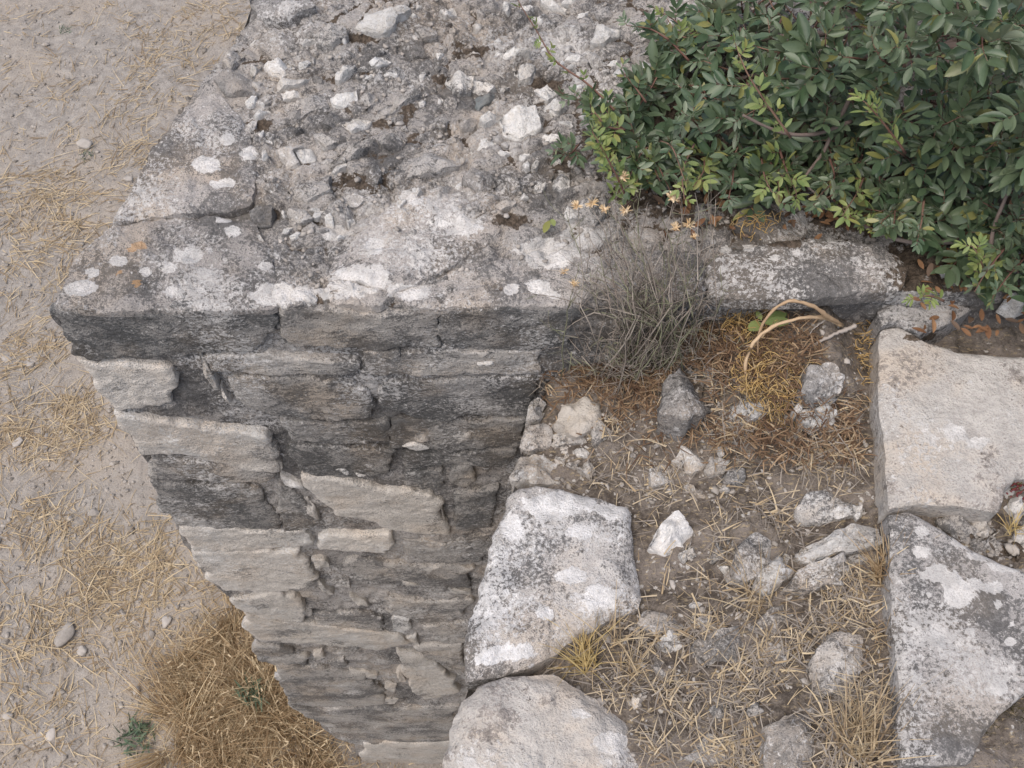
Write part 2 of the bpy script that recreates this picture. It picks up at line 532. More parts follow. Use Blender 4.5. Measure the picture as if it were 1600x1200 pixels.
M['face_light'] = stone_mat('face_light', light=(0.60, 0.555, 0.50), mid=(0.44, 0.405, 0.365), crust=(0.10, 0.096, 0.092), white=(0.68, 0.66, 0.63), tan=(0.54, 0.45, 0.36), dark_amt=0.27, white_amt=0.44, tan_amt=0.5, speck=0.95, stretch=FS, bumpk=1.2)
M['face_mid'] = stone_mat('face_mid', light=(0.48, 0.445, 0.405), mid=(0.30, 0.278, 0.255), crust=(0.075, 0.072, 0.07), tan=(0.42, 0.34, 0.26), dark_amt=0.50, white_amt=0.40, tan_amt=0.5, speck=1.0, stretch=FS, bumpk=1.2)
M['face_dark'] = stone_mat('face_dark', light=(0.39, 0.365, 0.335), mid=(0.235, 0.22, 0.205), crust=(0.056, 0.055, 0.054), tan=(0.34, 0.265, 0.19), dark_amt=0.55, white_amt=0.44, tan_amt=0.5, speck=1.0, stretch=FS, bumpk=1.2)
M['face_black'] = stone_mat('face_black', light=(0.34, 0.32, 0.30), mid=(0.19, 0.18, 0.17), crust=(0.05, 0.05, 0.05), tan=(0.30, 0.24, 0.18), dark_amt=0.63, white_amt=0.42, tan_amt=0.4, speck=1.0, stretch=FS, bumpk=1.2)
M['slab_tan'] = stone_mat('slab_tan', light=(0.46, 0.43, 0.395), mid=(0.335, 0.31, 0.285), crust=(0.13, 0.115, 0.105), tan=(0.44, 0.375, 0.31), dark_amt=0.38, white_amt=0.38, tan_amt=0.9, speck=0.5, grain=0.7, paint=True, soil=SOIL, bumpk=1.1)
M['slab_grey'] = stone_mat('slab_grey', light=(0.47, 0.44, 0.415), mid=(0.31, 0.29, 0.275), dark_amt=0.41, white_amt=0.42, tan_amt=0.3, speck=0.7, paint=True, soil=SOIL, bumpk=0.7)
M['block_white'] = stone_mat('block_white', light=(0.50, 0.475, 0.45), mid=(0.36, 0.335, 0.315), white=(0.62, 0.605, 0.595), dark_amt=0.56, white_amt=0.46, tan_amt=0.45, speck=0.8, paint=True, soil=SOIL, bumpk=1.1)
M['walk_pale'] = stone_mat('walk_pale', light=(0.50, 0.47, 0.435), mid=(0.34, 0.31, 0.28), white=(0.60, 0.585, 0.565), tan=(0.33, 0.26, 0.19), dark_amt=0.42, white_amt=0.50, tan_amt=0.7, speck=0.8)
M['pebble'] = flat_mat('pebble', (0.24, 0.215, 0.19), (0.46, 0.42, 0.38), 60)

# ------------------------------------------------------------------ ground
def axis(lo, hi, step, far_lo, far_hi):
    mid = np.arange(lo, hi, step)
    g = np.geomspace(step, 1.0, 40)
    a, b = [], []
    x = lo; k = 0
    while x > far_lo:
        st = step * 1.22 ** k; x -= st; a.append(x); k += 1
    x = mid[-1]; k = 0
    while x < far_hi:
        st = step * 1.22 ** k; x += st; b.append(x); k += 1
    return np.concatenate([a[::-1], mid, b])
def ground_h(X, Y):
    P = np.stack([X, Y, np.zeros_like(X)], 1)
    r = 0.03 * fbm(P, 1.1, 3, 0.5, 40) + 0.012 * fbm(P, 7, 3, 0.5, 43)
    c, s = math.cos(0.62), math.sin(0.62)
    r += 0.012 * np.sin((X * c - Y * s) * 9 + 2.0 * fbm(P, 0.8, 2, 0.5, 47))       # faint wheel and rake furrows
    f1, f2, i, sl = worley(X * 22 + 0.7 * P[:, 1], Y * 22, 51)
    cl = sstep(0.55, 1.0, i) * sstep(0.0, 0.35, f2 - f1)
    clod = sstep(-0.15, 0.35, fbm(P, 0.9, 3, 0.5, 60))
    r += 0.016 * cl * clod + 0.009 * fbm(P, 26, 2, 0.5, 62)
    return r
gx = axis(-5.6, 0.9, 0.02, -160, 160)
gy = axis(-0.6, 8.6, 0.022, -160, 160)
GX, GY = np.meshgrid(gx, gy)
gX, gY = GX.ravel(), GY.ravel()
gz = GROUND_Z + ground_h(gX, gY)
t = NT('dry_earth')
n1 = t.noise(1.3, 5, 0.6); n2 = t.noise(14, 6, 0.65, off=2.0); n3 = t.noise(85, 5, 0.7, off=4.0)
col = t.mix(t.ramp(n2, 0.32, 0.68), (0.225, 0.203, 0.182), (0.335, 0.305, 0.275))
col = t.mix(t.ramp(n1, 0.42, 0.62), col, (0.315, 0.275, 0.235))
col = t.mix(t.m_('MULTIPLY', t.ramp(n3, 0.50, 0.64), 0.6), col, (0.15, 0.13, 0.115))
vv = t.voro(46, t.vadd(t.pos, t.vmul(t.noisec(30), (0.03, 0.03, 0.03))))
sc = t.n('ShaderNodeSeparateColor'); t.l(vv.outputs['Color'], sc.inputs[0])
gr = t.m_('MULTIPLY', t.ramp(vv.outputs['Distance'], 0.30, 0.20), t.ramp(sc.outputs[0], 0.78, 0.82))
col = t.mix(t.m_('MULTIPLY', gr, 0.7), col, (0.43, 0.39, 0.355))
chaff = t.ramp(t.noise(160, 3, 0.6, t.vmul(t.pos, (1.0, 0.3, 1.0)), off=9.0), 0.60, 0.70)
col = t.mix(t.m_('MULTIPLY', chaff, t.ramp(t.noise(2.2, 4, 0.6, off=13.0), 0.40, 0.62)), col, (0.42, 0.32, 0.19))
nb = t.bump(t.m_('ADD', t.m_('MULTIPLY', n3, 0.6), t.m_('ADD', t.m_('MULTIPLY', n2, 1.0), t.m_('MULTIPLY', gr, 0.5))), 0.8, 0.015)
M['earth'] = t.end(col, nb)
tag(obj('ground', new_mesh('ground', np.stack([gX, gY, gz], 1), grid_faces(len(gy), len(gx))), M['earth']), kind='structure')

# ------------------------------------------------------------------ tower
# rim of the top (left side) and the corner line of the front face, both traced
RIM = np.array([(75, 481), (97, 440), (120, 404), (150, 366), (166, 349), (172, 330), (190, 305), (214, 270), (228, 240), (250, 210), (275, 176), (300, 150), (318, 126), (334, 112), (348, 84), (362, 58), (382, 24), (390, 0), (398, -30), (450, -120), (520, -260), (640, -460), (720, -600)], float)
CORNER = np.array([(75, 481), (84, 508), (100, 533), (110, 560), (146, 592), (158, 630), (178, 654), (182, 668), (200, 703), (224, 733), (230, 752), (245, 790), (264, 824), (274, 850), (295, 870), (302, 890), (328, 918), (350, 935), (362, 942), (378, 965), (377, 985), (399, 1008), (404, 1034), (428, 1042), (434, 1066), (450, 1104), (484, 1115), (497, 1138), (520, 1154), (548, 1163), (552, 1194), (566, 1225)], float)
rimw = at_z(RIM, 0.0)
corw = at_y(CORNER, YF)
def rim_x(Y): return np.interp(Y, rimw[:, 1], rimw[:, 0])
def cor_x(Z): return np.interp(-Z, -corw[:, 2], corw[:, 0]) + 0.022 * sstep(-0.02, -0.10, np.asarray(Z, float))
XR = 1.75
TOWER = empty('ruined_tower', (0.2, YF + 0.6, GROUND_Z))
tag(TOWER, 'ruined stone tower with lichen-covered rubble top and dark coursed block face', 'tower')

WHITE = [(146, 425, 11, 8), (228, 425, 12, 8), (263, 420, 14, 9), (319, 425, 12, 8), (414, 416, 9, 8), (268, 455, 11, 8), (315, 454, 8, 5),
         (366, 362, 17, 9), (350, 344, 13, 5), (296, 399, 22, 13), (357, 218, 11, 11), (325, 257, 21, 14), (347, 287, 20, 7), (392, 238, 14, 9),
         (430, 462, 42, 20), (838, 447, 20, 12), (800, 452, 12, 9), (866, 462, 10, 7), (730, 352, 22, 18), (640, 455, 40, 12), (560, 440, 50, 24),
         (585, 385, 15, 14), (690, 350, 14, 8), (640, 310, 24, 12), (860, 395, 50, 25), (905, 372, 40, 20), (1135, 390, 9, 7), (1170, 388, 8, 7), (1210, 402, 9, 6),
         (1128, 420, 8, 6), (1245, 395, 6, 6), (1300, 375, 9, 6), (1405, 430, 10, 18), (130, 450, 22, 12), (185, 408, 14, 8), (480, 460, 40, 12), (520, 365, 25, 12)]
ORANGE = [(217, 383, 13, 6), (214, 442, 6, 8), (189, 425, 8, 3), (206, 390, 8, 4)]
SOILP = [(560, 283, 45, 14), (410, 195, 25, 12), (520, 125, 20, 8), (690, 125, 16, 10), (600, 195, 16, 10), (425, 335, 12, 10), (640, 170, 14, 8), (560, 60, 30, 10), (800, 345, 40, 12),
         (1060, 320, 70, 24), (1180, 350, 60, 18), (1330, 345, 60, 22), (1230, 375, 30, 12), (1450, 420, 60, 50), (1400, 330, 90, 40), (1150, 280, 140, 60), (990, 300, 40, 40), (840, 130, 25, 10),
         (1450, 520, 55, 10), (1500, 470, 80, 26), (1200, 200, 250, 110), (1500, 250, 150, 120), (740, 80, 30, 10), (880, 250, 24, 20), (470, 250, 20, 10)]
def WARP(px):
    q = np.column_stack([px / 13.0, np.zeros(len(px))])
    return 1 + 0.55 * fbm(q, 1.0, 4, 0.65, 301)
def blobs(px, lst, soft=0.35, wv=1.0):
    r = np.zeros(len(px))
    for (x, y, a, b) in lst:
        d = np.hypot((px[:, 0] - x) / a, (px[:, 1] - y) / b) * wv
        r = np.maximum(r, 1 - np.clip((d - (1 - soft)) / (2 * soft), 0, 1))
    return r
def top_paint(P, dark=0.5, lists=(WHITE, ORANGE, SOILP)):
    px = to_px(P); wv = WARP(px)
    return np.stack([blobs(px, lists[0], .35, wv), np.broadcast_to(dark, (len(P),)), blobs(px, lists[2], 0.5, wv), blobs(px, lists[1], .35, wv)], 1)

# profile rows: back of the top -> rim -> down the front face
RAD = 0.016
yt = np.concatenate([np.arange(2.75, 1.95, -0.012), np.arange(1.95, YF + RAD, -0.0042)])
zt = -RAD - np.concatenate([np.arange(0, 0.9, 0.006), np.arange(0.9, 2.2, 0.010), np.arange(2.2, 4.45, 0.018)])
prof = [(y, 0.0, 0.0, 1.0) for y in yt]
for a in np.linspace(0.15, math.pi / 2 - 0.15, 5):
    prof.append((YF + RAD - RAD * math.sin(a), -RAD + RAD * math.cos(a), -math.sin(a), math.cos(a)))
prof += [(YF, z, -1.0, 0.0) for z in zt]
prof = np.array(prof)
NCc = 520
xl = np.where(prof[:, 3] > 0.99, rim_x(prof[:, 0]), cor_x(prof[:, 1] * 1.0))
s = np.linspace(0, 1, NCc)
X = xl[:, None] + (XR - xl)[:, None] * s[None, :]
Y = np.repeat(prof[:, :1], NCc, 1); Z = np.repeat(prof[:, 1:2], NCc, 1)
nY = np.repeat(prof[:, 2:3], NCc, 1).ravel(); nZ = np.repeat(prof[:, 3:4], NCc, 1).ravel()
P = np.stack([X.ravel(), Y.ravel(), Z.ravel()], 1)
edge = (X - xl[:, None]).ravel()                       # distance from the left rim
px = to_px(P)
smooth_zone = np.maximum(in_poly(px, [(60, 490), (170, 340), (330, 110), (380, 120), (400, 200), (395, 300), (440, 380), (470, 490)]).astype(float), 0)
rough_m = 1 - 0.85 * smooth_zone
topm = nZ ** 2
ca, sa = math.cos(0.5), math.sin(0.5)
U = (P[:, 0] * ca + P[:, 1] * sa); Vv = (-P[:, 0] * sa + P[:, 1] * ca)
wob = fbm(P, 14, 2, 0.5, 70) * 0.25
f1, f2, idr, sl = worley(U / 0.085 + wob, Vv / 0.05 + wob, 71)
g1, g2, idg, sg = worley(U / 0.036 + wob, Vv / 0.024, 81)
st = sstep(0.02, 0.30, f2 - f1) * (0.35 + idr)
sm = sstep(0.02, 0.35, g2 - g1) * (0.3 + idg)
zone = sstep(-0.25, 0.35, fbm(P, 4.0, 3, 0.5, 75))
h_top = 0.030 * fbm(P, 3.2, 3, 0.5, 76) + rough_m * (0.016 * st * (0.35 + 0.65 * zone) + 0.008 * sl * st + 0.007 * sm) + 0.005 * fbm(P, 42, 4, 0.6, 77) - 0.010 * rough_m
h_top += -0.010 * np.clip(1 - edge / 0.03, 0, 1)
# front face: rubble and mortar between the blocks
f1, f2, idr2, sl2 = worley(P[:, 0] / 0.11 + wob, P[:, 2] / 0.055 + wob, 91)
g1, g2, idg2, sg2 = worley(P[:, 0] / 0.045 + wob, P[:, 2] / 0.026, 93)
h_f = 0.010 * fbm(P * np.array([0.5, 1, 1.6]), 5, 4, 0.55, 95) + 0.012 * sstep(0, 0.3, f2 - f1) * idr2 + 0.006 * sstep(0, 0.35, g2 - g1) * idg2 + 0.004 * fbm(P * np.array([0.6, 1, 1.3]), 50, 4, 0.65, 97) - 0.011
fade = sstep(0.0, 0.02, edge)
h = topm * h_top + (1 - topm) * h_f * fade
P[:, 1] += nY * h; P[:, 2] += nZ * h
P[:, 1] += 0.036 * sstep(0.16, 0.34, P[:, 0]) * (1 - sstep(YF + 0.02, YF + 0.16, P[:, 1]))
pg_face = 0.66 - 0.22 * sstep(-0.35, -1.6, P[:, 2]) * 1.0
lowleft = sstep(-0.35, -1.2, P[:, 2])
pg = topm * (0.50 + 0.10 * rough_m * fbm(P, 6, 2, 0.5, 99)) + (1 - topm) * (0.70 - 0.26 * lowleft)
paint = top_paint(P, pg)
keep = (topm > 0.3)
paint[:, 0] *= keep; paint[:, 3] *= keep; paint[:, 2] *= keep
paint[:, 2] = np.maximum(paint[:, 2], keep * rough_m * 0.75 * sstep(0.35, 0.05, st) * sstep(-0.1, 0.3, fbm(P, 9, 2, 0.5, 101)))
# drop the left edge a little so that the side sheet closes under it
P[::NCc, 2] -= 0.05 * topm[::NCc]
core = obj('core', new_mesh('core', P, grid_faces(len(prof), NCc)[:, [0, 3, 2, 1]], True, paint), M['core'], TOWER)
CORE_TOP = P[:len(yt) * NCc].reshape(len(yt), NCc, 3)
def core_z(x, y):
    i = int(np.clip(np.searchsorted(-yt, -y), 0, len(yt) - 1))
    row = CORE_TOP[i]
    return float(np.interp(x, row[:, 0], row[:, 2]))
# the side that faces the field (turned away from the camera)
ys = np.linspace(YF, 2.75, 60); zs = -np.concatenate([[0.03], np.arange(0.06, 4.45, 0.05)])
SY, SZ = np.meshgrid(ys, zs)
SX = cor_x(SZ.ravel()) + (rim_x(SY.ravel()) - rim_x(np.array([YF]))[0])
Ps = np.stack([SX, SY.ravel(), SZ.ravel()], 1)
dmp = sstep(YF, YF + 0.06, Ps[:, 1]) * sstep(-0.03, -0.12, Ps[:, 2])
Ps[:, 0] += dmp * (0.03 * fbm(Ps, 4, 4, 0.5, 110) - 0.01)
pt = np.zeros((len(Ps), 4)); pt[:, 1] = 0.4
obj('side_wall', new_mesh('side_wall', Ps, grid_faces(len(zs), len(ys))[:, [0, 1, 2, 3]], True, pt), M['core'], TOWER)

# dressed blocks of the front face, traced on its plane.  kind, proud, outline
FACE = [
 ('k', .020, [(80, 490), (200, 489), (310, 490), (425, 490), (436, 520), (400, 552), (300, 556), (150, 566), (114, 556), (96, 528)]),
 ('m', .016, [(432, 490), (560, 490), (684, 490), (684, 543), (600, 548), (444, 543)]),
 ('k', .018, [(692, 490), (800, 490), (905, 490), (890, 545), (800, 548), (694, 543)]),
 ('l', .030, [(116, 566), (150, 574), (270, 580), (278, 600), (268, 640), (182, 648), (158, 628), (140, 598)]),
 ('m', .026, [(306, 564), (420, 561), (560, 572), (556, 590), (440, 592), (330, 584)]),
 ('m', .014, [(570, 553), (700, 550), (840, 553), (836, 586), (700, 590), (575, 586)]),
 ('d', .022, [(352, 598), (480, 596), (560, 600), (592, 640), (588, 657), (520, 664), (420, 655), (372, 636)]),
 ('k', .018, [(602, 600), (720, 594), (834, 594), (826, 650), (720, 656), (640, 655), (600, 640)]),
 ('l', .040, [(180, 657), (230, 661), (330, 674), (412, 690), (430, 720), (436, 748), (380, 739), (300, 722), (222, 717), (200, 690)]),
 ('m', .036, [(226, 735), (240, 722), (310, 730), (400, 742), (430, 751), (420, 762), (320, 757), (232, 755)]),
 ('d', .030, [(234, 758), (330, 760), (410, 766), (426, 800), (434, 830), (350, 830), (272, 828), (246, 790)]),
 ('d', .020, [(440, 662), (520, 668), (606, 662), (604, 692), (530, 696), (452, 692)]),
 ('d', .016, [(612, 662), (720, 660), (822, 657), (814, 700), (700, 706), (614, 702)]),
 ('d', .022, [(452, 700), (530, 700), (622, 708), (612, 744), (530, 748), (470, 742)]),
 ('d', .014, [(632, 712), (720, 708), (806, 704), (796, 732), (700, 726), (634, 734)]),
 ('d', .022, [(702, 742), (718, 729), (738, 733), (746, 752), (728, 766), (704, 758)]),
 ('d', .018, [(628, 740), (692, 738), (694, 762), (660, 768), (632, 758)]),
 ('d', .026, [(434, 762), (462, 772), (484, 800), (500, 818), (478, 832), (444, 832), (436, 800)]),
 ('l', .044, [(472, 754), (530, 758), (640, 776), (682, 794), (698, 843), (620, 836), (520, 812), (490, 786)]),
 ('d', .016, [(706, 772), (780, 764), (766, 826), (710, 830)]),
 ('l', .040, [(272, 831), (370, 834), (472, 836), (486, 858), (400, 864), (300, 866), (278, 850)]),
 ('l', .044, [(490, 850), (510, 842), (560, 848), (606, 843), (619, 856), (602, 872), (540, 871), (498, 866)]),
 ('m', .020, [(624, 844), (700, 850), (768, 836), (758, 880), (690, 884), (630, 872)]),
 ('l', .044, [(297, 868), (380, 871), (462, 870), (488, 900), (482, 924), (440, 931), (352, 933), (322, 910)]),
 ('m', .022, [(540, 878), (620, 882), (690, 888), (740, 892), (736, 922), (640, 918), (560, 908)]),
 ('l', .044, [(362, 942), (430, 936), (462, 938), (478, 962), (474, 981), (410, 973), (380, 955)]),
 ('m', .024, [(488, 962), (560, 960), (594, 970), (590, 992), (520, 994), (490, 984)]),
 ('l', .052, [(379, 966), (430, 976), (520, 988), (622, 1002), (640, 1012), (600, 1024), (480, 1012), (402, 1006), (378, 985)]),
 ('m', .040, [(402, 1012), (440, 1020), (484, 1034), (478, 1044), (440, 1043), (406, 1036)]),
 ('m', .046, [(430, 1045), (500, 1047), (560, 1060), (592, 1084), (596, 1106), (520, 1110), (452, 1106), (436, 1070)]),
 ('l', .060, [(620, 1028), (660, 1034), (694, 1052), (720, 1088), (690, 1098), (664, 1102), (640, 1082), (630, 1056)]),
 ('m', .040, [(640, 1016), (720, 1012), (730, 1050), (700, 1050), (666, 1030)]),
 ('m', .054, [(452, 1110), (486, 1116), (600, 1114), (712, 1112), (706, 1164), (620, 1166), (550, 1160), (500, 1140)]),
 ('l', .060, [(552, 1167), (620, 1170), (706, 1168), (702, 1236), (620, 1240), (564, 1226)]),
 ('m', .028, [(660, 982), (740, 975), (728, 1008), (690, 1010)]),
 ('m', .024, [(606, 936), (680, 944), (735, 940), (728, 968), (660, 976), (612, 962)]),
]
bm_ = {'k': 'face_black', 'l': 'face_light', 'm': 'face_mid', 'd': 'face_dark'}
for k, (kind, proud, pl) in enumerate(FACE):
    pl = np.array(pl, float); rb = np.random.default_rng(60 + k)
    nearc = np.abs(pl[:, 0] - np.interp(pl[:, 1], CORNER[:, 1], CORNER[:, 0])) < 14
    pl[nearc, 0] += rb.uniform(-10, 9) if k else 2.0
    w = at_y(pl, YF - proud * 0.6)
    uv = w[:, [0, 2]]
    hgt = proud
    V, F = poly_stone(uv, FR_FACE, (0, YF, 0), hgt * 0.30 + 0.003, 0.010, 300 + k, p=30, drop=0.45, rough=0.0048, edge_noise=0.16, chaikin=0, taper=0.008, facets=0, rscale=1.8)
    obj('stone_block', new_mesh('stone_block', V, F), M[bm_[kind]], TOWER)
# packing stones and chips in the joints
CHIPS = [('w', [(626, 706), (640, 700), (660, 701), (672, 707), (650, 711)]), ('w', [(520, 742), (538, 739), (546, 746), (530, 747)]), ('w', [(552, 746), (574, 750), (560, 752)]),
 ('w', [(435, 752), (470, 764), (474, 772), (445, 765)]), ('l', [(310, 560), (330, 590), (345, 620), (336, 618), (316, 590)]), ('l', [(342, 612), (362, 636), (358, 640), (345, 625)]),
 ('l', [(424, 706), (441, 740), (437, 748), (428, 725)]), ('l', [(474, 780), (492, 800), (498, 818), (484, 812), (472, 795)]), ('l', [(688, 800), (700, 830), (704, 843), (694, 838)]),
 ('l', [(466, 848), (482, 842), (480, 852), (470, 854)]), ('l', [(486, 880), (508, 882), (514, 892), (494, 894)]), ('l', [(492, 912), (506, 922), (522, 936), (512, 936), (498, 924)]),
 ('m', [(556, 905), (572, 902), (580, 910), (564, 914)]), ('l', [(626, 912), (650, 918), (655, 922), (634, 924)]), ('m', [(600, 945), (646, 944), (644, 958), (602, 956)]), ('l', [(545, 938), (570, 946), (578, 954), (556, 948)]),
 ('w', [(612, 972), (638, 968), (642, 985), (630, 996), (614, 992)]), ('l', [(634, 1002), (650, 998), (655, 1016), (646, 1018)]), ('l', [(488, 1026), (503, 1020), (508, 1034), (492, 1040)]),
 ('m', [(512, 1042), (536, 1036), (544, 1044), (520, 1052)]), ('l', [(545, 1050), (590, 1060), (588, 1068), (552, 1066)]), ('m', [(556, 1070), (590, 1072), (594, 1082), (566, 1082)]), ('l', [(600, 1068), (620, 1074), (616, 1086), (602, 1084)]),
 ('m', [(562, 1086), (580, 1088), (578, 1096), (560, 1095)]), ('l', [(585, 1094), (622, 1098), (616, 1104), (588, 1103)]), ('m', [(480, 1046), (515, 1050), (512, 1058), (484, 1054)]), ('l', [(412, 1024), (470, 1034), (468, 1040), (416, 1034)]),
 ('m', [(650, 890), (690, 892), (700, 902), (660, 904)]), ('m', [(470, 955), (486, 958), (490, 975), (476, 972)]), ('l', [(700, 922), (736, 930), (734, 938), (704, 934)]), ('m', [(590, 560), (620, 556), (626, 564), (596, 568)]),
 ('w', [(744, 575), (770, 573), (772, 577), (748, 579)]), ('m', [(640, 690), (662, 684), (672, 694), (650, 698)]), ('m', [(700, 690), (736, 684), (740, 694), (712, 700)]), ('m', [(520, 916), (545, 914), (548, 926), (524, 926)]), ('m', [(520, 1010), (560, 1018), (556, 1026), (522, 1020)]),
 ('l', [(625, 1050), (634, 1070), (626, 1072), (618, 1056)]), ('m', [(760, 860), (772, 850), (770, 875), (758, 880)]), ('m', [(660, 850), (700, 856), (690, 864), (664, 862)])]
cm_ = {'l': 'face_light', 'm': 'face_mid', 'w': 'rub_white'}
for k, (kind, pl) in enumerate(CHIPS):
    w = at_y(pl, YF - 0.02)
    V, F = poly_stone(w[:, [0, 2]], FR_FACE, (0, YF, 0), 0.014, 0.03, 500 + k, p=6, drop=0.4, rough=0.005, facets=2, edge_noise=0.08, chaikin=0)
    obj('packing_stone', new_mesh('packing_stone', V, F), M[cm_[kind]], TOWER)

# cap slabs of the top
CAPS = [('capslab', 0.014, [(77, 478), (98, 438), (121, 402), (150, 366), (168, 351), (240, 340), (290, 336), (395, 342), (418, 380), (436, 440), (430, 479), (320, 481), (180, 481)], .46),
        ('capslab', 0.022, [(171, 344), (176, 330), (214, 268), (252, 208), (300, 149), (338, 140), (384, 188), (402, 250), (396, 318), (290, 330), (220, 336)], .50),
        ('capslab', 0.030, [(503, 432), (520, 400), (560, 355), (592, 328), (640, 300), (690, 292), (730, 306), (776, 336), (783, 350), (742, 388), (690, 418), (640, 440), (600, 446), (540, 428)], .36),
        ('capslab', 0.022, [(500, 440), (540, 434), (596, 450), (606, 462), (590, 472), (520, 470)], .3),
        ('capslab', 0.018, [(614, 455), (690, 424), (744, 396), (820, 400), (900, 384), (960, 400), (955, 440), (900, 474), (740, 476), (640, 476)], .38),
        ('capslab', 0.016, [(420, 455), (440, 425), (490, 430), (494, 470), (440, 478)], .4),
        ('capslab', 0.030, [(1105, 402), (1150, 385), (1200, 372), (1290, 366), (1380, 380), (1421, 406), (1416, 447), (1320, 457), (1200, 464), (1110, 458)], .62),
        ('capslab', 0.026, [(940, 400), (1000, 385), (1080, 390), (1100, 405), (1104, 458), (1020, 466), (960, 470)], .6)]
for k, (m, hh, pl, dk) in enumerate(CAPS):
    w = at_z(pl, hh)
    V, F = poly_stone(w[:, :2], FR_TOP, (0, 0, -0.003), hh, 0.008, 700 + k, p=9, drop=0.35, rough=0.009, edge_noise=0.035, nout=160, taper=0.008, rscale=2.2)
    obj('cap_slab', new_mesh('cap_slab', V, F, True, top_paint(V, dk)), M[m], TOWER)

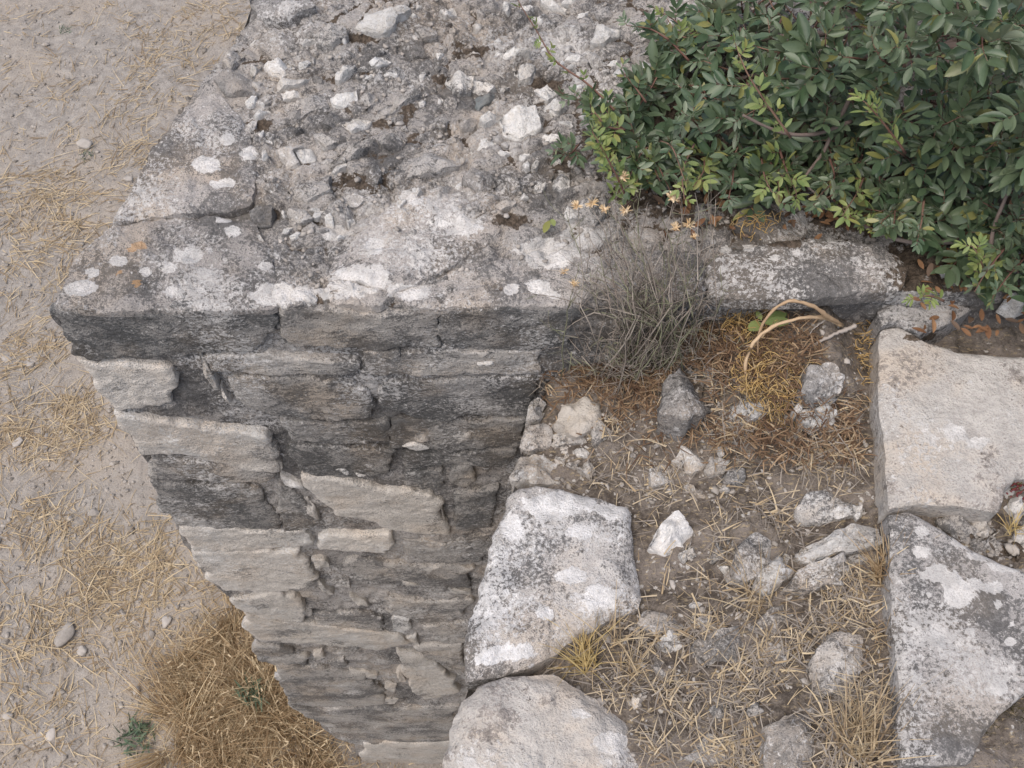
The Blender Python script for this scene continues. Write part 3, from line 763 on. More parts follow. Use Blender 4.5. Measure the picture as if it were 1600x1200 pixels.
# rubble stones of the top, traced
def z5(l): return [(350 + x / 2.909, y / 2.909) for x, y in l]
def z2(l): return [(800 + x / 2.0, y / 2.0) for x, y in l]
TOPS = [('g', .034, z5([(272, 485), (455, 410), (470, 470), (300, 547)]), 0), ('w', .034, z5([(505, 320), (590, 275), (605, 300), (520, 360), (500, 350)]), 1), ('g', .035, z5([(415, 140), (470, 105), (545, 95), (560, 125), (480, 175), (415, 165)]), 2),
 ('w', .035, z5([(595, 100), (640, 40), (800, 20), (850, 15), (730, 115), (660, 110)]), 2), ('w', .03, z5([(975, 50), (1040, 20), (1060, 45), (1010, 70)]), 1), ('w', .04, z5([(1000, 340), (1060, 310), (1135, 330), (1120, 390), (1060, 400)]), 2),
 ('w', .044, z5([(1125, 390), (1150, 325), (1190, 335), (1242, 392), (1200, 412)]), 2), ('b', .034, z5([(1100, 430), (1130, 408), (1170, 404), (1235, 428), (1210, 460), (1150, 490)]), 1), ('w', .045, z5([(1250, 530), (1290, 490), (1420, 460), (1440, 550), (1340, 600), (1270, 570)]), 2),
 ('w', .035, z5([(1155, 540), (1190, 490), (1260, 520), (1180, 560)]), 2), ('w', .032, z5([(1410, 410), (1480, 385), (1520, 410), (1470, 445)]), 1), ('w', .032, z5([(1460, 470), (1500, 450), (1545, 480), (1520, 505)]), 1),
 ('w', .034, z5([(480, 440), (540, 430), (605, 385), (600, 450), (540, 472), (490, 465)]), 2), ('w', .03, z5([(255, 420), (330, 405), (355, 430), (265, 455)]), 1), ('w', .034, z5([(530, 550), (600, 525), (667, 530), (640, 565), (590, 590)]), 2),
 ('d', .04, z5([(430, 500), (480, 485), (525, 530), (510, 570), (450, 560)]), 2), ('g', .032, z5([(395, 580), (430, 570), (470, 620), (515, 635), (460, 655), (420, 630)]), 1), ('g', .036, z5([(240, 685), (350, 645), (365, 660), (310, 680), (345, 735), (270, 745)]), 1),
 ('w', .03, z5([(312, 672), (400, 665), (412, 710), (380, 757), (345, 725)]), 1), ('g', .036, z5([(475, 725), (520, 680), (640, 600), (680, 625), (560, 700)]), 2), ('g', .032, z5([(690, 610), (760, 600), (830, 625), (790, 660), (710, 655)]), 1),
 ('g', .050, z5([(745, 760), (800, 690), (920, 640), (1050, 660), (1085, 700), (1060, 740), (920, 780), (820, 800)]), 2), ('d', .036, z5([(605, 790), (690, 740), (720, 790), (690, 830), (620, 815)]), 2), ('d', .05, z5([(105, 950), (150, 910), (190, 900), (220, 940), (200, 992), (130, 992)]), 3),
 ('w', .030, z5([(1120, 640), (1200, 620), (1240, 640), (1180, 680), (1125, 680)]), 1), ('w', .03, z5([(1410, 620), (1500, 605), (1530, 630), (1470, 650), (1415, 635)]), 1), ('w', .03, z5([(1410, 850), (1440, 830), (1467, 850), (1430, 870)]), 0), ('w', .04, z5([(1490, 790), (1520, 755), (1570, 770), (1575, 840), (1530, 866), (1495, 840)]), 2),
 ('w', .032, z5([(180, 392), (270, 350), (400, 325), (350, 370), (230, 397)]), 2), ('w', .03, z5([(110, 310), (145, 272), (162, 285), (125, 337)]), 1), ('w', .034, z5([(180, 290), (250, 255), (300, 280), (300, 320), (250, 322), (200, 310)]), 1), ('w', .026, z5([(1258, 228), (1380, 212), (1402, 225), (1290, 248)]), 1),
 ('w', .034, z5([(1335, 310), (1380, 285), (1420, 300), (1400, 345), (1340, 352)]), 2), ('d', .044, z5([(1085, 800), (1130, 762), (1210, 770), (1235, 830), (1170, 852), (1120, 825)]), 1), ('g', .036, z5([(690, 490), (860, 390), (882, 420), (800, 460), (720, 502)]), 2), ('w', .026, z5([(525, 185), (555, 165), (582, 180), (545, 202)]), 0),
 ('w', .03, z5([(1395, 80), (1440, 68), (1462, 90), (1430, 107)]), 1), ('w', .038, z5([(1500, 112), (1550, 80), (1605, 100), (1592, 150), (1520, 162)]), 2), ('g', .032, z5([(915, 520), (960, 500), (1020, 530), (1010, 580), (930, 580)]), 2), ('g', .032, z5([(1060, 530), (1150, 520), (1140, 560), (1080, 575)]), 1),
 ('g', .034, z5([(610, 440), (660, 390), (700, 430), (640, 480)]), 2), ('d', .034, z5([(780, 200), (900, 180), (920, 240), (800, 250)]), 2), ('g', .03, z5([(860, 130), (960, 100), (980, 140), (900, 165)]), 2), ('w', .03, z5([(230, 335), (260, 318), (290, 340), (250, 352)]), 0), ('g', .038, z5([(285, 860), (330, 800), (480, 790), (490, 860), (360, 900)]), 2),
 ('g', .034, z5([(490, 880), (620, 850), (700, 880), (600, 930), (510, 920)]), 2), ('d', .034, z5([(180, 790), (250, 800), (280, 850), (230, 880), (180, 850)]), 2), ('w', .026, z5([(258, 975), (285, 950), (300, 962), (270, 985)]), 0), ('w', .03, z5([(765, 940), (800, 905), (838, 915), (800, 950)]), 1), ('w', .03, z5([(855, 860), (880, 838), (902, 850), (880, 872)]), 1),
 ('w', .034, z5([(120, 1020), (150, 1060), (210, 1100), (200, 1120), (160, 1085)]), 1), ('w', .028, z5([(545, 995), (580, 980), (590, 1000), (565, 1020)]), 0), ('g', .034, z5([(1200, 910), (1300, 880), (1330, 920), (1250, 950)]), 2), ('g', .034, z5([(1280, 800), (1340, 790), (1350, 840), (1300, 850)]), 1),
 ('w', .034, z2([(245, 132), (265, 75), (340, 85), (328, 100), (280, 130)]), 2), ('w', .03, z2([(100, 330), (140, 305), (165, 330), (130, 350)]), 1), ('w', .026, z2([(65, 425), (140, 413), (152, 440), (100, 446)]), 1), ('w', .034, z2([(5, 215), (50, 195), (75, 220), (40, 242)]), 1), ('w', .03, z2([(60, 277), (110, 263), (142, 285), (95, 302)]), 1),
 ('g', .036, z2([(130, 90), (210, 70), (215, 95), (160, 112)]), 1), ('w', .034, z2([(390, 225), (410, 195), (470, 215), (430, 237)]), 1), ('w', .032, z2([(150, 660), (180, 640), (212, 650), (206, 677), (170, 682)]), 1), ('w', .024, z2([(70, 580), (105, 573), (92, 597)]), 0), ('g', .034, z2([(180, 640), (250, 600), (300, 640), (260, 690), (210, 680)]), 2),
 ('g', .032, z2([(250, 30), (320, 10), (330, 40), (280, 60)]), 1), ('g', .03, z2([(370, 90), (450, 70), (470, 110), (400, 120)]), 1), ('d', .05, z2([(700, 690), (720, 620), (800, 600), (890, 640), (930, 700), (900, 745), (830, 770), (760, 720)]), 3), ('d', .034, z2([(540, 660), (560, 625), (640, 630), (650, 660), (590, 690)]), 2),
 ('d', .05, [(388, -10), (400, -30), (470, -30), (490, 10), (440, 30), (400, 18)], 2), ('g', .04, [(395, 60), (420, 40), (470, 50), (480, 75), (430, 90)], 2), ('d', .04, [(330, 118), (350, 108), (392, 120), (400, 140), (350, 140)], 2), ('g', .034, [(342, 92), (368, 72), (380, 82), (360, 104)], 1),
 ('w', .03, z2([(1270, 660), (1330, 650), (1345, 690), (1290, 700)]), 1), ('w', .03, [(1465, 415), (1490, 412), (1498, 426), (1475, 430)], 1), ('w', .034, [(1575, 460), (1600, 452), (1622, 462), (1600, 474)], 1)]
tm_ = {'w': 'rub_white', 'g': 'rub_grey', 'd': 'rub_dark', 'b': 'blue'}
taken = []
for k, (kind, hh, pl, fc) in enumerate(TOPS):
    w = at_z(pl, hh * 0.7)
    c = w[:, :2].mean(0)
    z0 = core_z(c[0], c[1]) - 0.008
    w = at_z(pl, z0 + hh * 0.72)
    rs = np.random.default_rng(900 + k)
    V, F = poly_stone(w[:, :2], FR_TOP, (0, 0, z0), hh * 0.95, 0.03, 900 + k, p=6, drop=0.30, rough=0.007, facets=fc + 2, chaikin=0, edge_noise=0.08, tilt=tuple(rs.uniform(-.12, .12, 2)), rscale=1.5)
    obj('rubble_stone', new_mesh('rubble_stone', V, F), M[tm_[kind]], TOWER)
    taken.append((*np.asarray(pl).mean(0), 8 + 0.5 * math.sqrt(abs(area2(np.asarray(pl, float))))))
# untraced ones in between: shared meshes, placed where the core is still bare
protos = {}
for kind in ('w', 'g', 'd'):
    for j in range(5):
        rs = np.random.default_rng(hash((kind, j)) % 1000 if False else 40 + j + 10 * 'wgd'.index(kind))
        n = rs.integers(5, 8); a = np.sort(rs.uniform(0, 6.283, n) * 0.4 + np.arange(n) / n * 6.283 * 0.6 + 0.0)
        r = rs.uniform(0.7, 1.15, n)
        pl = np.stack([np.cos(a) * r * 0.030, np.sin(a) * r * 0.019], 1)
        V, F = poly_stone(pl, FR_TOP, (0, 0, 0), 0.026, 0.02, 1400 + j, p=3, drop=0.45, rough=0.005, facets=3, edge_noise=0.10, nout=22)
        me = new_mesh('rubble_stone', V, F); me.materials.append(M[tm_[kind]])
        protos[(kind, j)] = me
REG = [(400, 40), (480, -60), (1120, -60), (1000, 120), (900, 220), (890, 330), (790, 330), (700, 290), (560, 350), (480, 420), (420, 340), (400, 200), (350, 120)]
rs = np.random.default_rng(77)
cnt = 0
for _ in range(6000):
    p = np.array([rs.uniform(340, 1120), rs.uniform(-60, 430)])
    if not in_poly(p[None], REG)[0]: continue
    sc_ = rs.choice([0.42, 0.55, 0.75, 1.0], p=[.38, .32, .2, .1])
    if any(math.hypot(p[0] - a, p[1] - b) < c_ + 15 * sc_ for a, b, c_ in taken): continue
    taken.append((p[0], p[1], 9 * sc_))
    w = at_z(p, 0.01)[0]
    kind = rs.choice(['w', 'g', 'd'], p=[.46, .44, .10]); me = protos[(kind, int(rs.integers(5)))]
    o = bpy.data.objects.new('rubble_stone', me); COL.objects.link(o); o.parent = TOWER
    o.location = Vector((w[0], w[1], core_z(w[0], w[1]) - 0.006 * sc_)) - TOWER.location
    o.rotation_euler = (rs.uniform(-.25, .25), rs.uniform(-.25, .25), 0.45 + rs.normal() * 0.5)
    o.scale = (sc_ * rs.uniform(.85, 1.25), sc_ * rs.uniform(.8, 1.15), sc_ * rs.uniform(.8, 1.3))
    cnt += 1
    if cnt >= 190: break
# crumbs too small to pick apart
bag = Bag()
for _ in range(900):
    p = np.array([rs.uniform(340, 1420), rs.uniform(-60, 465)])
    if p[0] < 420 and rs.random() < 0.75: continue
    w = at_z(p, 0.0)[0]
    if w[0] < rim_x(np.array([w[1]]))[0] + 0.03: continue
    r = rs.uniform(0.002, 0.0065)
    V, F = mini_rock((w[0], w[1], core_z(w[0], w[1]) + r * 0.3), (r * rs.uniform(1, 1.6), r, r * 0.7), rs)
    bag.add(V, F)
o = obj('crumbs', bag.mesh('crumbs', False), M['pebble'], TOWER); tag(o, kind='stuff')

# ------------------------------------------------------------------ curtain wall: earth-filled walk beside the tower
def fill_base(X, Y):
    return -0.245 + 0.215 * np.clip(X - 0.05, -0.2, 0.60) + 0.03 * sstep(0.6, 0.25, Y) + 0.070 * sstep(.10, .45, X) * sstep(.66, .57, X) * sstep(.72, 1.0, Y)
def fill_z(X, Y):
    X = np.asarray(X, float); Y = np.asarray(Y, float)
    P = np.stack([X, Y, np.zeros_like(X)], 1)
    return fill_base(X, Y) + 0.013 * fbm(P, 7, 3, 0.5, 130) + 0.006 * fbm(P, 40, 3, 0.6, 133)
def fz(x, y): return float(fill_z(np.array([x]), np.array([y]))[0])
WALL = empty('curtain_wall', (0.5, 0.2, GROUND_Z))
tag(WALL, 'stone wall walk filled with earth and dry grass between two rows of blocks', 'wall')
LE = np.array([(848, 560), (845, 600), (826, 655), (806, 715), (798, 760), (760, 900), (738, 1010), (735, 1060), (712, 1110), (700, 1200), (690, 1300), (660, 1700)], float)
lew = at_z(LE, -0.225)
def wall_x(Y): return np.interp(-np.asarray(Y), -lew[:, 1], lew[:, 0])
wy = np.concatenate([np.arange(YF + 0.07, 0.12, -0.005), np.arange(0.12, -1.3, -0.03)])
wc = 300
sx = np.concatenate([np.linspace(0, 1.0, 240) * 0.62, 0.62 + np.linspace(0.008, 1, 60) ** 1.0 * 0.38])
xl = wall_x(wy) + 0.004
X = xl[:, None] + (1.75 - xl)[:, None] * sx[None, :]
Y = np.repeat(wy[:, None], wc, 1)
x_, y_ = X.ravel(), Y.ravel()
P = np.stack([x_, y_, np.zeros_like(x_)], 1)
f1, f2, idr, sl = worley(x_ / 0.035, y_ / 0.03, 140)
zf = fill_z(x_, y_) + 0.009 * sstep(0.0, 0.35, f2 - f1) * sstep(0.55, 1.0, idr) - 0.03 * np.clip(1 - (X - xl[:, None]).ravel() / 0.02, 0, 1)
P[:, 2] = zf
t = NT('walk_soil')
n1 = t.noise(8, 4, 0.6); n2 = t.noise(55, 5, 0.7, off=2.0); n3 = t.noise(240, 3, 0.7, off=4.0)
col = t.mix(t.ramp(n2, 0.36, 0.64), (0.065, 0.052, 0.042), (0.165, 0.138, 0.115))
col = t.mix(t.ramp(n1, 0.46, 0.62), col, (0.19, 0.162, 0.14))
col = t.mix(t.m_('MULTIPLY', t.ramp(n3, 0.54, 0.64), 0.6), col, (0.05, 0.04, 0.033))
v = t.voro(85, t.vadd(t.pos, t.vmul(t.noisec(60), (0.02, 0.02, 0.02))))
s_ = t.n('ShaderNodeSeparateColor'); t.l(v.outputs['Color'], s_.inputs[0])
col = t.mix(t.m_('MULTIPLY', t.ramp(v.outputs['Distance'], 0.34, 0.22), t.ramp(s_.outputs[0], 0.70, 0.75)), col, (0.40, 0.375, 0.345))
ch = t.ramp(t.noise(210, 2, 0.6, t.vmul(t.pos, (0.35, 1.0, 1.0)), off=9.0), 0.57, 0.66)
col = t.mix(t.m_('MULTIPLY', ch, 0.6), col, (0.33, 0.26, 0.16))
M['soil'] = t.end(col, t.bump(t.m_('ADD', n2, t.m_('MULTIPLY', n3, 0.6)), 0.9, 0.006))
obj('earth_fill', new_mesh('earth_fill', P, grid_faces(len(wy), wc)[:, [0, 3, 2, 1]]), M['soil'], WALL)
# masonry below (turned away from the camera)
zs = np.concatenate([[-0.235], np.arange(-0.30, -4.45, -0.05)])
wy2 = np.linspace(YF + 0.05, -1.3, 50)
SY, SZ = np.meshgrid(wy2, zs)
Ps = np.stack([wall_x(SY.ravel()) + 0.006, SY.ravel(), SZ.ravel()], 1)
Ps[:, 0] += sstep(-0.235, -0.33, Ps[:, 2]) * (0.03 * np.abs(fbm(Ps * np.array([1, 1, 2.0]), 4, 3, 0.5, 150)) + 0.015)
pt = np.zeros((len(Ps), 4)); pt[:, 1] = 0.45
obj('wall_body', new_mesh('wall_body', Ps, grid_faces(len(zs), len(wy2)), True, pt), M['core'], WALL)

SW = [(1438, 862, 15, 12), (1464, 895, 24, 14), (1496, 930, 26, 26), (1517, 914, 20, 10), (1552, 916, 15, 10), (1452, 930, 5, 4), (1560, 943, 8, 6), (1562, 1074, 16, 14), (1582, 1044, 8, 7), (1582, 975, 6, 5), (1517, 987, 9, 8), (1578, 1003, 10, 8),
      (1440, 832, 12, 10), (1530, 868, 22, 8), (1570, 886, 26, 9), (1500, 848, 16, 8), (1493, 675, 18, 13), (1540, 535, 26, 10), (1580, 540, 22, 10), (1530, 690, 18, 10),
      (870, 790, 60, 22), (800, 825, 20, 22), (905, 830, 24, 12), (960, 800, 26, 14), (890, 900, 24, 14), (935, 935, 34, 20), (800, 1020, 40, 14), (850, 960, 16, 10), (735, 1190, 11, 9), (905, 1115, 16, 8), (960, 1160, 30, 20), (760, 1030, 22, 10)]
SO = [(1511, 1029, 5, 5)]
SS = [(1440, 527, 30, 6), (1500, 548, 26, 4)]
def slab(name, pl, ztop, thick, mat, seed, dark, label, rough=0.0035, p=26, drop=0.10, tilt=(0, 0), en=0.022):
    w = at_z(pl, ztop)
    V, F = poly_stone(w[:, :2], FR_TOP, (0, 0, ztop - thick), thick, 0.05, seed, p=p, drop=drop, rough=rough, edge_noise=en, nout=180, tilt=tilt, taper=0.004, chaikin=0, rscale=1.6)
    o = obj(name, new_mesh(name, V, F, True, top_paint(V, dark, (SW, SO, SS))), M[mat], WALL)
    if label: o['label'] = label
    return o
slab('stone_slab', [(1377, 512), (1400, 504), (1440, 527), (1500, 546), (1560, 552), (1640, 556), (1830, 570), (1830, 762), (1640, 748), (1592, 745), (1572, 768), (1563, 800), (1500, 788), (1440, 783), (1394, 791), (1386, 740), (1377, 620)], -0.052, 0.10, 'slab_tan', 1600, 0.42, 'smooth beige slab with pitted surface')
slab('stone_slab', [(1394, 803), (1424, 797), (1470, 822), (1520, 856), (1570, 880), (1640, 900), (1830, 930), (1830, 1000), (1660, 1040), (1600, 1086), (1562, 1120), (1532, 1160), (1520, 1194), (1411, 1194), (1406, 1080), (1399, 940)], -0.066, 0.10, 'slab_grey', 1601, 0.52, 'grey slab blotched with round white lichen', rough=0.005)
slab('stone_slab', [(1372, 484), (1400, 470), (1440, 466), (1500, 470), (1520, 480), (1490, 500), (1440, 520), (1402, 502), (1378, 506)], -0.045, 0.08, 'slab_grey', 1602, 0.56, 'low grey stone against the bush')
slab('stone_slab', [(1414, 1204), (1520, 1204), (1530, 1300), (1545, 1500), (1430, 1500)], -0.085, 0.09, 'slab_grey', 1603, 0.5, None)
slab('stone_block', [(728, 1062), (725, 1010), (745, 930), (775, 830), (795, 770), (812, 757), (840, 755), (900, 766), (984, 786), (992, 806), (1000, 880), (1001, 945), (960, 958), (890, 1002), (845, 1030), (790, 1050)], -0.175, 0.10, 'block_white', 1604, 0.46, 'white lichen-covered edge block', rough=0.010, p=10, drop=0.22, en=0.03)
slab('stone_block', [(690, 1215), (700, 1130), (716, 1088), (748, 1064), (800, 1050), (862, 1046), (900, 1070), (940, 1095), (985, 1130), (1006, 1190), (1020, 1280), (1010, 1420), (680, 1420)], -0.165, 0.11, 'slab_tan', 1605, 0.50, 'grey-beige rounded edge block', rough=0.010, p=8, drop=0.25, en=0.03)

# ------------------------------------------------------------------ loose stones on the walk
ROCKS = [
 ('w', .045, [(868, 652), (882, 628), (905, 614), (930, 622), (946, 642), (936, 664), (905, 679), (880, 670)], 1, 'rounded pale beige stone near the wall edge, above the white block', 'block_white'),
 ('w', .045, [(822, 652), (830, 620), (846, 614), (853, 640), (842, 652)], 1, 'small narrow white stone on the wall edge beside the rounded beige stone', 'walk_pale'),
 ('g', .045, [(814, 698), (824, 662), (852, 656), (871, 674), (852, 694), (830, 702)], 1, 'lumpy tan-grey stone on the wall edge below the narrow white stone', 'rub_grey'),
 ('w', .050, [(798, 748), (808, 716), (830, 702), (866, 700), (884, 716), (872, 748), (838, 754)], 1, 'stone half white half grey directly above the white edge block', 'walk_pale'),
 ('w', .032, [(858, 676), (880, 668), (906, 682), (896, 690), (866, 690)], 1, 'flat white stone under the rounded beige stone', 'walk_pale'),
 ('w', .060, [(1019, 846), (1034, 818), (1048, 798), (1066, 794), (1087, 824), (1076, 848), (1042, 858)], 2, 'angular bright white rock in the middle of the dry grass', 'white_rock'),
 ('w', .060, [(1183, 908), (1198, 882), (1232, 858), (1262, 866), (1246, 892), (1204, 922)], 3, 'whitish rock at the left end of the outcrop beside the grey slab', 'walk_pale'),
 ('w', .065, [(1244, 856), (1290, 834), (1340, 812), (1374, 818), (1378, 848), (1325, 854), (1272, 870)], 3, 'pale ridged rock leaning on the grey slab, top of the outcrop', 'walk_pale'),
 ('w', .055, [(1232, 912), (1262, 878), (1310, 862), (1378, 856), (1374, 892), (1320, 906), (1270, 918)], 3, 'grey and white rock beside the grey slab, bottom of the outcrop', 'rub_grey'),
 ('w', .040, [(1247, 792), (1262, 766), (1300, 760), (1340, 763), (1372, 768), (1374, 790), (1330, 800), (1290, 812), (1258, 806)], 2, 'flat pale rock beside the beige slab', 'walk_pale'),
 ('w', .040, [(1144, 900), (1152, 850), (1184, 828), (1216, 846), (1206, 884), (1164, 906)], 1, 'dull whitish rock to the left of the outcrop by the grey slab', 'rub_grey'),
 ('g', .028, [(1000, 972), (1010, 952), (1058, 948), (1080, 964), (1062, 986), (1022, 990)], 1, 'low grey stone beside the right corner of the white block', 'rub_grey'),
 ('g', .034, [(1080, 1008), (1108, 984), (1150, 977), (1167, 1000), (1152, 1032), (1112, 1047)], 2, 'grey and white rock half buried in straw below the white rock', 'rub_grey'),
 ('d', .040, [(1268, 1042), (1278, 1006), (1308, 988), (1346, 990), (1352, 1042), (1322, 1082), (1282, 1076)], 2, 'dark grey rock in straw near the middle of the grey slab', 'rub_grey'),
 ('d', .050, [(1194, 1178), (1202, 1132), (1230, 1110), (1262, 1114), (1278, 1150), (1268, 1196), (1230, 1210), (1200, 1204)], 2, 'dark grey rock at the bottom of the dry grass', 'rub_dark'),
 ('w', .026, [(987, 1096), (990, 1078), (1004, 1074), (1014, 1088), (1006, 1102), (992, 1104)], 1, 'small pinkish white stone near the grey-beige edge block', 'block_white'),
 ('g', .026, [(1178, 978), (1208, 946), (1250, 940), (1250, 972), (1206, 992)], 1, 'low brownish stone below the outcrop by the grey slab', 'rub_grey'),
 ('d', .075, [(1034, 642), (1044, 584), (1072, 556), (1098, 584), (1106, 632), (1072, 662)], 2, 'dark rock with white flecks at the foot of the dead shrub', 'rub_dark'),
 ('d', .050, [(1254, 608), (1260, 572), (1298, 560), (1326, 582), (1312, 612), (1282, 622)], 2, 'dark grey rock beside the curled dry leaf stalks', 'rub_dark'),
 ('w', .036, [(1138, 642), (1150, 620), (1186, 620), (1202, 640), (1164, 656)], 2, 'pale stone below the tangle of brown tendrils', 'walk_pale'),
 ('w', .032, [(1058, 712), (1070, 692), (1100, 690), (1112, 714), (1086, 736)], 2, 'whitish stone above the angular bright white rock', 'walk_pale'),
 ('w', .022, [(1064, 756), (1082, 754), (1117, 780), (1110, 788)], 1, 'long white stone chip above the angular bright white rock', 'walk_pale'),
 ('g', .028, [(1104, 722), (1118, 708), (1138, 716), (1136, 734), (1114, 738)], 1, 'small beige stone next to the whitish stone above the bright white rock', 'rub_grey'),
 ('d', .030, [(1130, 742), (1146, 722), (1172, 732), (1160, 752)], 1, 'small dark stone in straw above the dull whitish rock', 'rub_dark'),
 ('w', .034, [(1570, 762), (1582, 752), (1590, 768), (1578, 776)], 1, 'tiny white stone beside the red sedum, nearest the beige slab', 'white_rock'),
 ('w', .040, [(1574, 786), (1592, 768), (1618, 776), (1616, 796), (1588, 798)], 1, 'white angular stone below the red sedum', 'white_rock'),
 ('w', .040, [(1588, 830), (1604, 806), (1640, 810), (1640, 850), (1604, 856)], 1, 'pale stone at the right frame edge between the two slabs', 'walk_pale'),
 ('g', .034, [(1520, 812), (1540, 806), (1566, 822), (1556, 836), (1526, 830)], 1, 'grey stone wedged between the two slabs', 'walk_pale'),
 ('g', .030, [(1462, 808), (1500, 800), (1534, 828), (1530, 846), (1490, 836)], 1, 'low dark stone in the gap between the two slabs', 'rub_grey'),
 ('g', .034, [(900, 728), (914, 716), (934, 730), (922, 744)], 1, 'small grey stone near the top right of the white edge block', 'walk_pale'),
 ('w', .026, [(880, 722), (896, 712), (912, 718), (902, 732)], 1, 'small pale stone above the white edge block', 'rub_grey'),
 ('w', .024, [(1064, 862), (1082, 850), (1090, 866), (1072, 876)], 1, 'small pale stone under the angular bright white rock', 'walk_pale'),
 ('w', .026, [(1132, 836), (1148, 830), (1154, 846), (1138, 854)], 1, 'small pale stone left of the dull whitish rock', 'walk_pale'),
]
M['white_rock'] = stone_mat('white_rock', light=(0.66, 0.64, 0.62), mid=(0.52, 0.50, 0.48), white=(0.72, 0.71, 0.70), dark_amt=0.12, white_amt=0.5, tan_amt=0.15, speck=0.2)
M['block_plain'] = stone_mat('block_plain', light=(0.52, 0.475, 0.42), mid=(0.42, 0.38, 0.335), dark_amt=0.12, white_amt=0.20, tan_amt=0.6, speck=0.3)
rock_px = []
for k, (kind, hh, pl, fc, label, mat) in enumerate(ROCKS):
    if mat == 'block_white': mat = 'block_plain'
    c = at_z(pl, -0.15).mean(0)
    z0 = fz(c[0], c[1])
    if np.mean([q[0] for q in pl]) > 1450: z0 = -0.115
    w = at_z(pl, z0 + hh * 0.65)
    c = w.mean(0)
    rs = np.random.default_rng(1700 + k)
    V, F = poly_stone(w[:, :2], FR_TOP, (0, 0, z0 - 0.009), hh, 0.025, 1700 + k, p=6, drop=0.34, rough=0.012, facets=fc + 2, chaikin=0, edge_noise=0.13, tilt=tuple(rs.uniform(-.12, .12, 2)), rscale=1.5)
    o = obj('stone', new_mesh('stone', V, F), M[mat], None, (c[0], c[1], z0))
    tag(o, label, 'stone', 'loose stones on the wall walk')
    rock_px.append(np.asarray(pl, float))
# rubble half sunk in the earth fill
rs = np.random.default_rng(57)
ZONES = [(1330, 790, 45, 40), (1300, 870, 70, 50), (1100, 720, 60, 40), (880, 710, 50, 30), (1140, 880, 60, 50), (1250, 1000, 110, 80), (1060, 1000, 60, 50), (1330, 1080, 50, 80), (1060, 560, 60, 40), (1280, 640, 60, 50), (980, 690, 60, 40), (1120, 1130, 90, 60)]
for k in range(54):
    zx, zy, za, zb = ZONES[k % len(ZONES)]
    p = (zx + rs.normal(0, za * .6), zy + rs.normal(0, zb * .6))
    if not (860 < p[0] < 1375) or any(in_poly(np.array([p]), pl)[0] for pl in rock_px): continue
    w = at_z(p, -0.18)[0]; z0 = fz(w[0], w[1]); w = at_z(p, z0)[0]
    if w[0] < wall_x(w[1]) + .05: continue
    n = int(rs.integers(5, 8)); a = np.arange(n) / n * 6.283 + rs.uniform(-.35, .35, n); r = rs.uniform(.65, 1.2, n) * rs.choice([.010, .015, .022, .030], p=[.35, .35, .2, .1])
    ro = rs.uniform(0, 3.14); q = np.stack([np.cos(a) * r * 1.35, np.sin(a) * r * .85], 1)
    q = q @ np.array([[math.cos(ro), math.sin(ro)], [-math.sin(ro), math.cos(ro)]]) + w[:2]
    V, F = poly_stone(q, FR_TOP, (0, 0, z0 - .006), rs.uniform(.014, .024), .02, 1900 + k, p=6, drop=.35, rough=.007, facets=3, chaikin=0, edge_noise=.12, nout=28, tilt=tuple(rs.uniform(-.2, .2, 2)))
    obj('rubble_stone', new_mesh('rubble_stone', V, F), M[rs.choice(['walk_pale', 'rub_grey', 'rub_white'], p=[.5, .3, .2])], WALL)
# gravel on the walk
bag = Bag()
rs = np.random.default_rng(31)
for _ in range(1000):
    p = (rs.uniform(800, 1400), rs.uniform(560, 1230))
    if rs.random() < 0.15: p = (rs.uniform(820, 1120), rs.uniform(640, 790))
    w = at_z(p, -0.2)[0]
    if w[0] < wall_x(w[1]) + 0.02: continue
    r = rs.choice([0.0025, 0.004, 0.006, 0.009], p=[.55, .33, .10, .02])
    V, F = mini_rock((w[0], w[1], fz(w[0], w[1]) + r * 0.2), (r * rs.uniform(1, 1.7), r * rs.uniform(.8, 1.2), r * 0.7), rs)
    bag.add(V, F)
for _ in range(60):
    p = (rs.uniform(1420, 1640), rs.uniform(785, 890))
    w = at_z(p, -0.09)[0]; r = rs.uniform(0.003, 0.009)
    V, F = mini_rock((w[0], w[1], -0.115 + rs.uniform(0, .012)), (r * 1.3, r, r * 0.8), rs)
    bag.add(V, F)
tag(obj('gravel', bag.mesh('gravel', False), M['pebble']), 'fine pale gravel and chips strewn over the earth of the wall walk', 'gravel', kind='stuff')
# rubble bed in the gap between the slabs
gp = at_z([(1400, 780), (1660, 730), (1660, 910), (1560, 890), (1400, 810)], -0.115)
V, F = poly_stone(gp[:, :2], FR_TOP, (0, 0, -0.165), 0.05, 0.03, 1790, p=8, drop=0.2, rough=0.02, nout=120, rscale=4)
obj('rubble_bed', new_mesh('rubble_bed', V, F, True, top_paint(V, .7, ([], [], [(1500, 830, 60, 20), (1560, 800, 40, 30), (1600, 860, 40, 30)]))), M['core'], WALL)

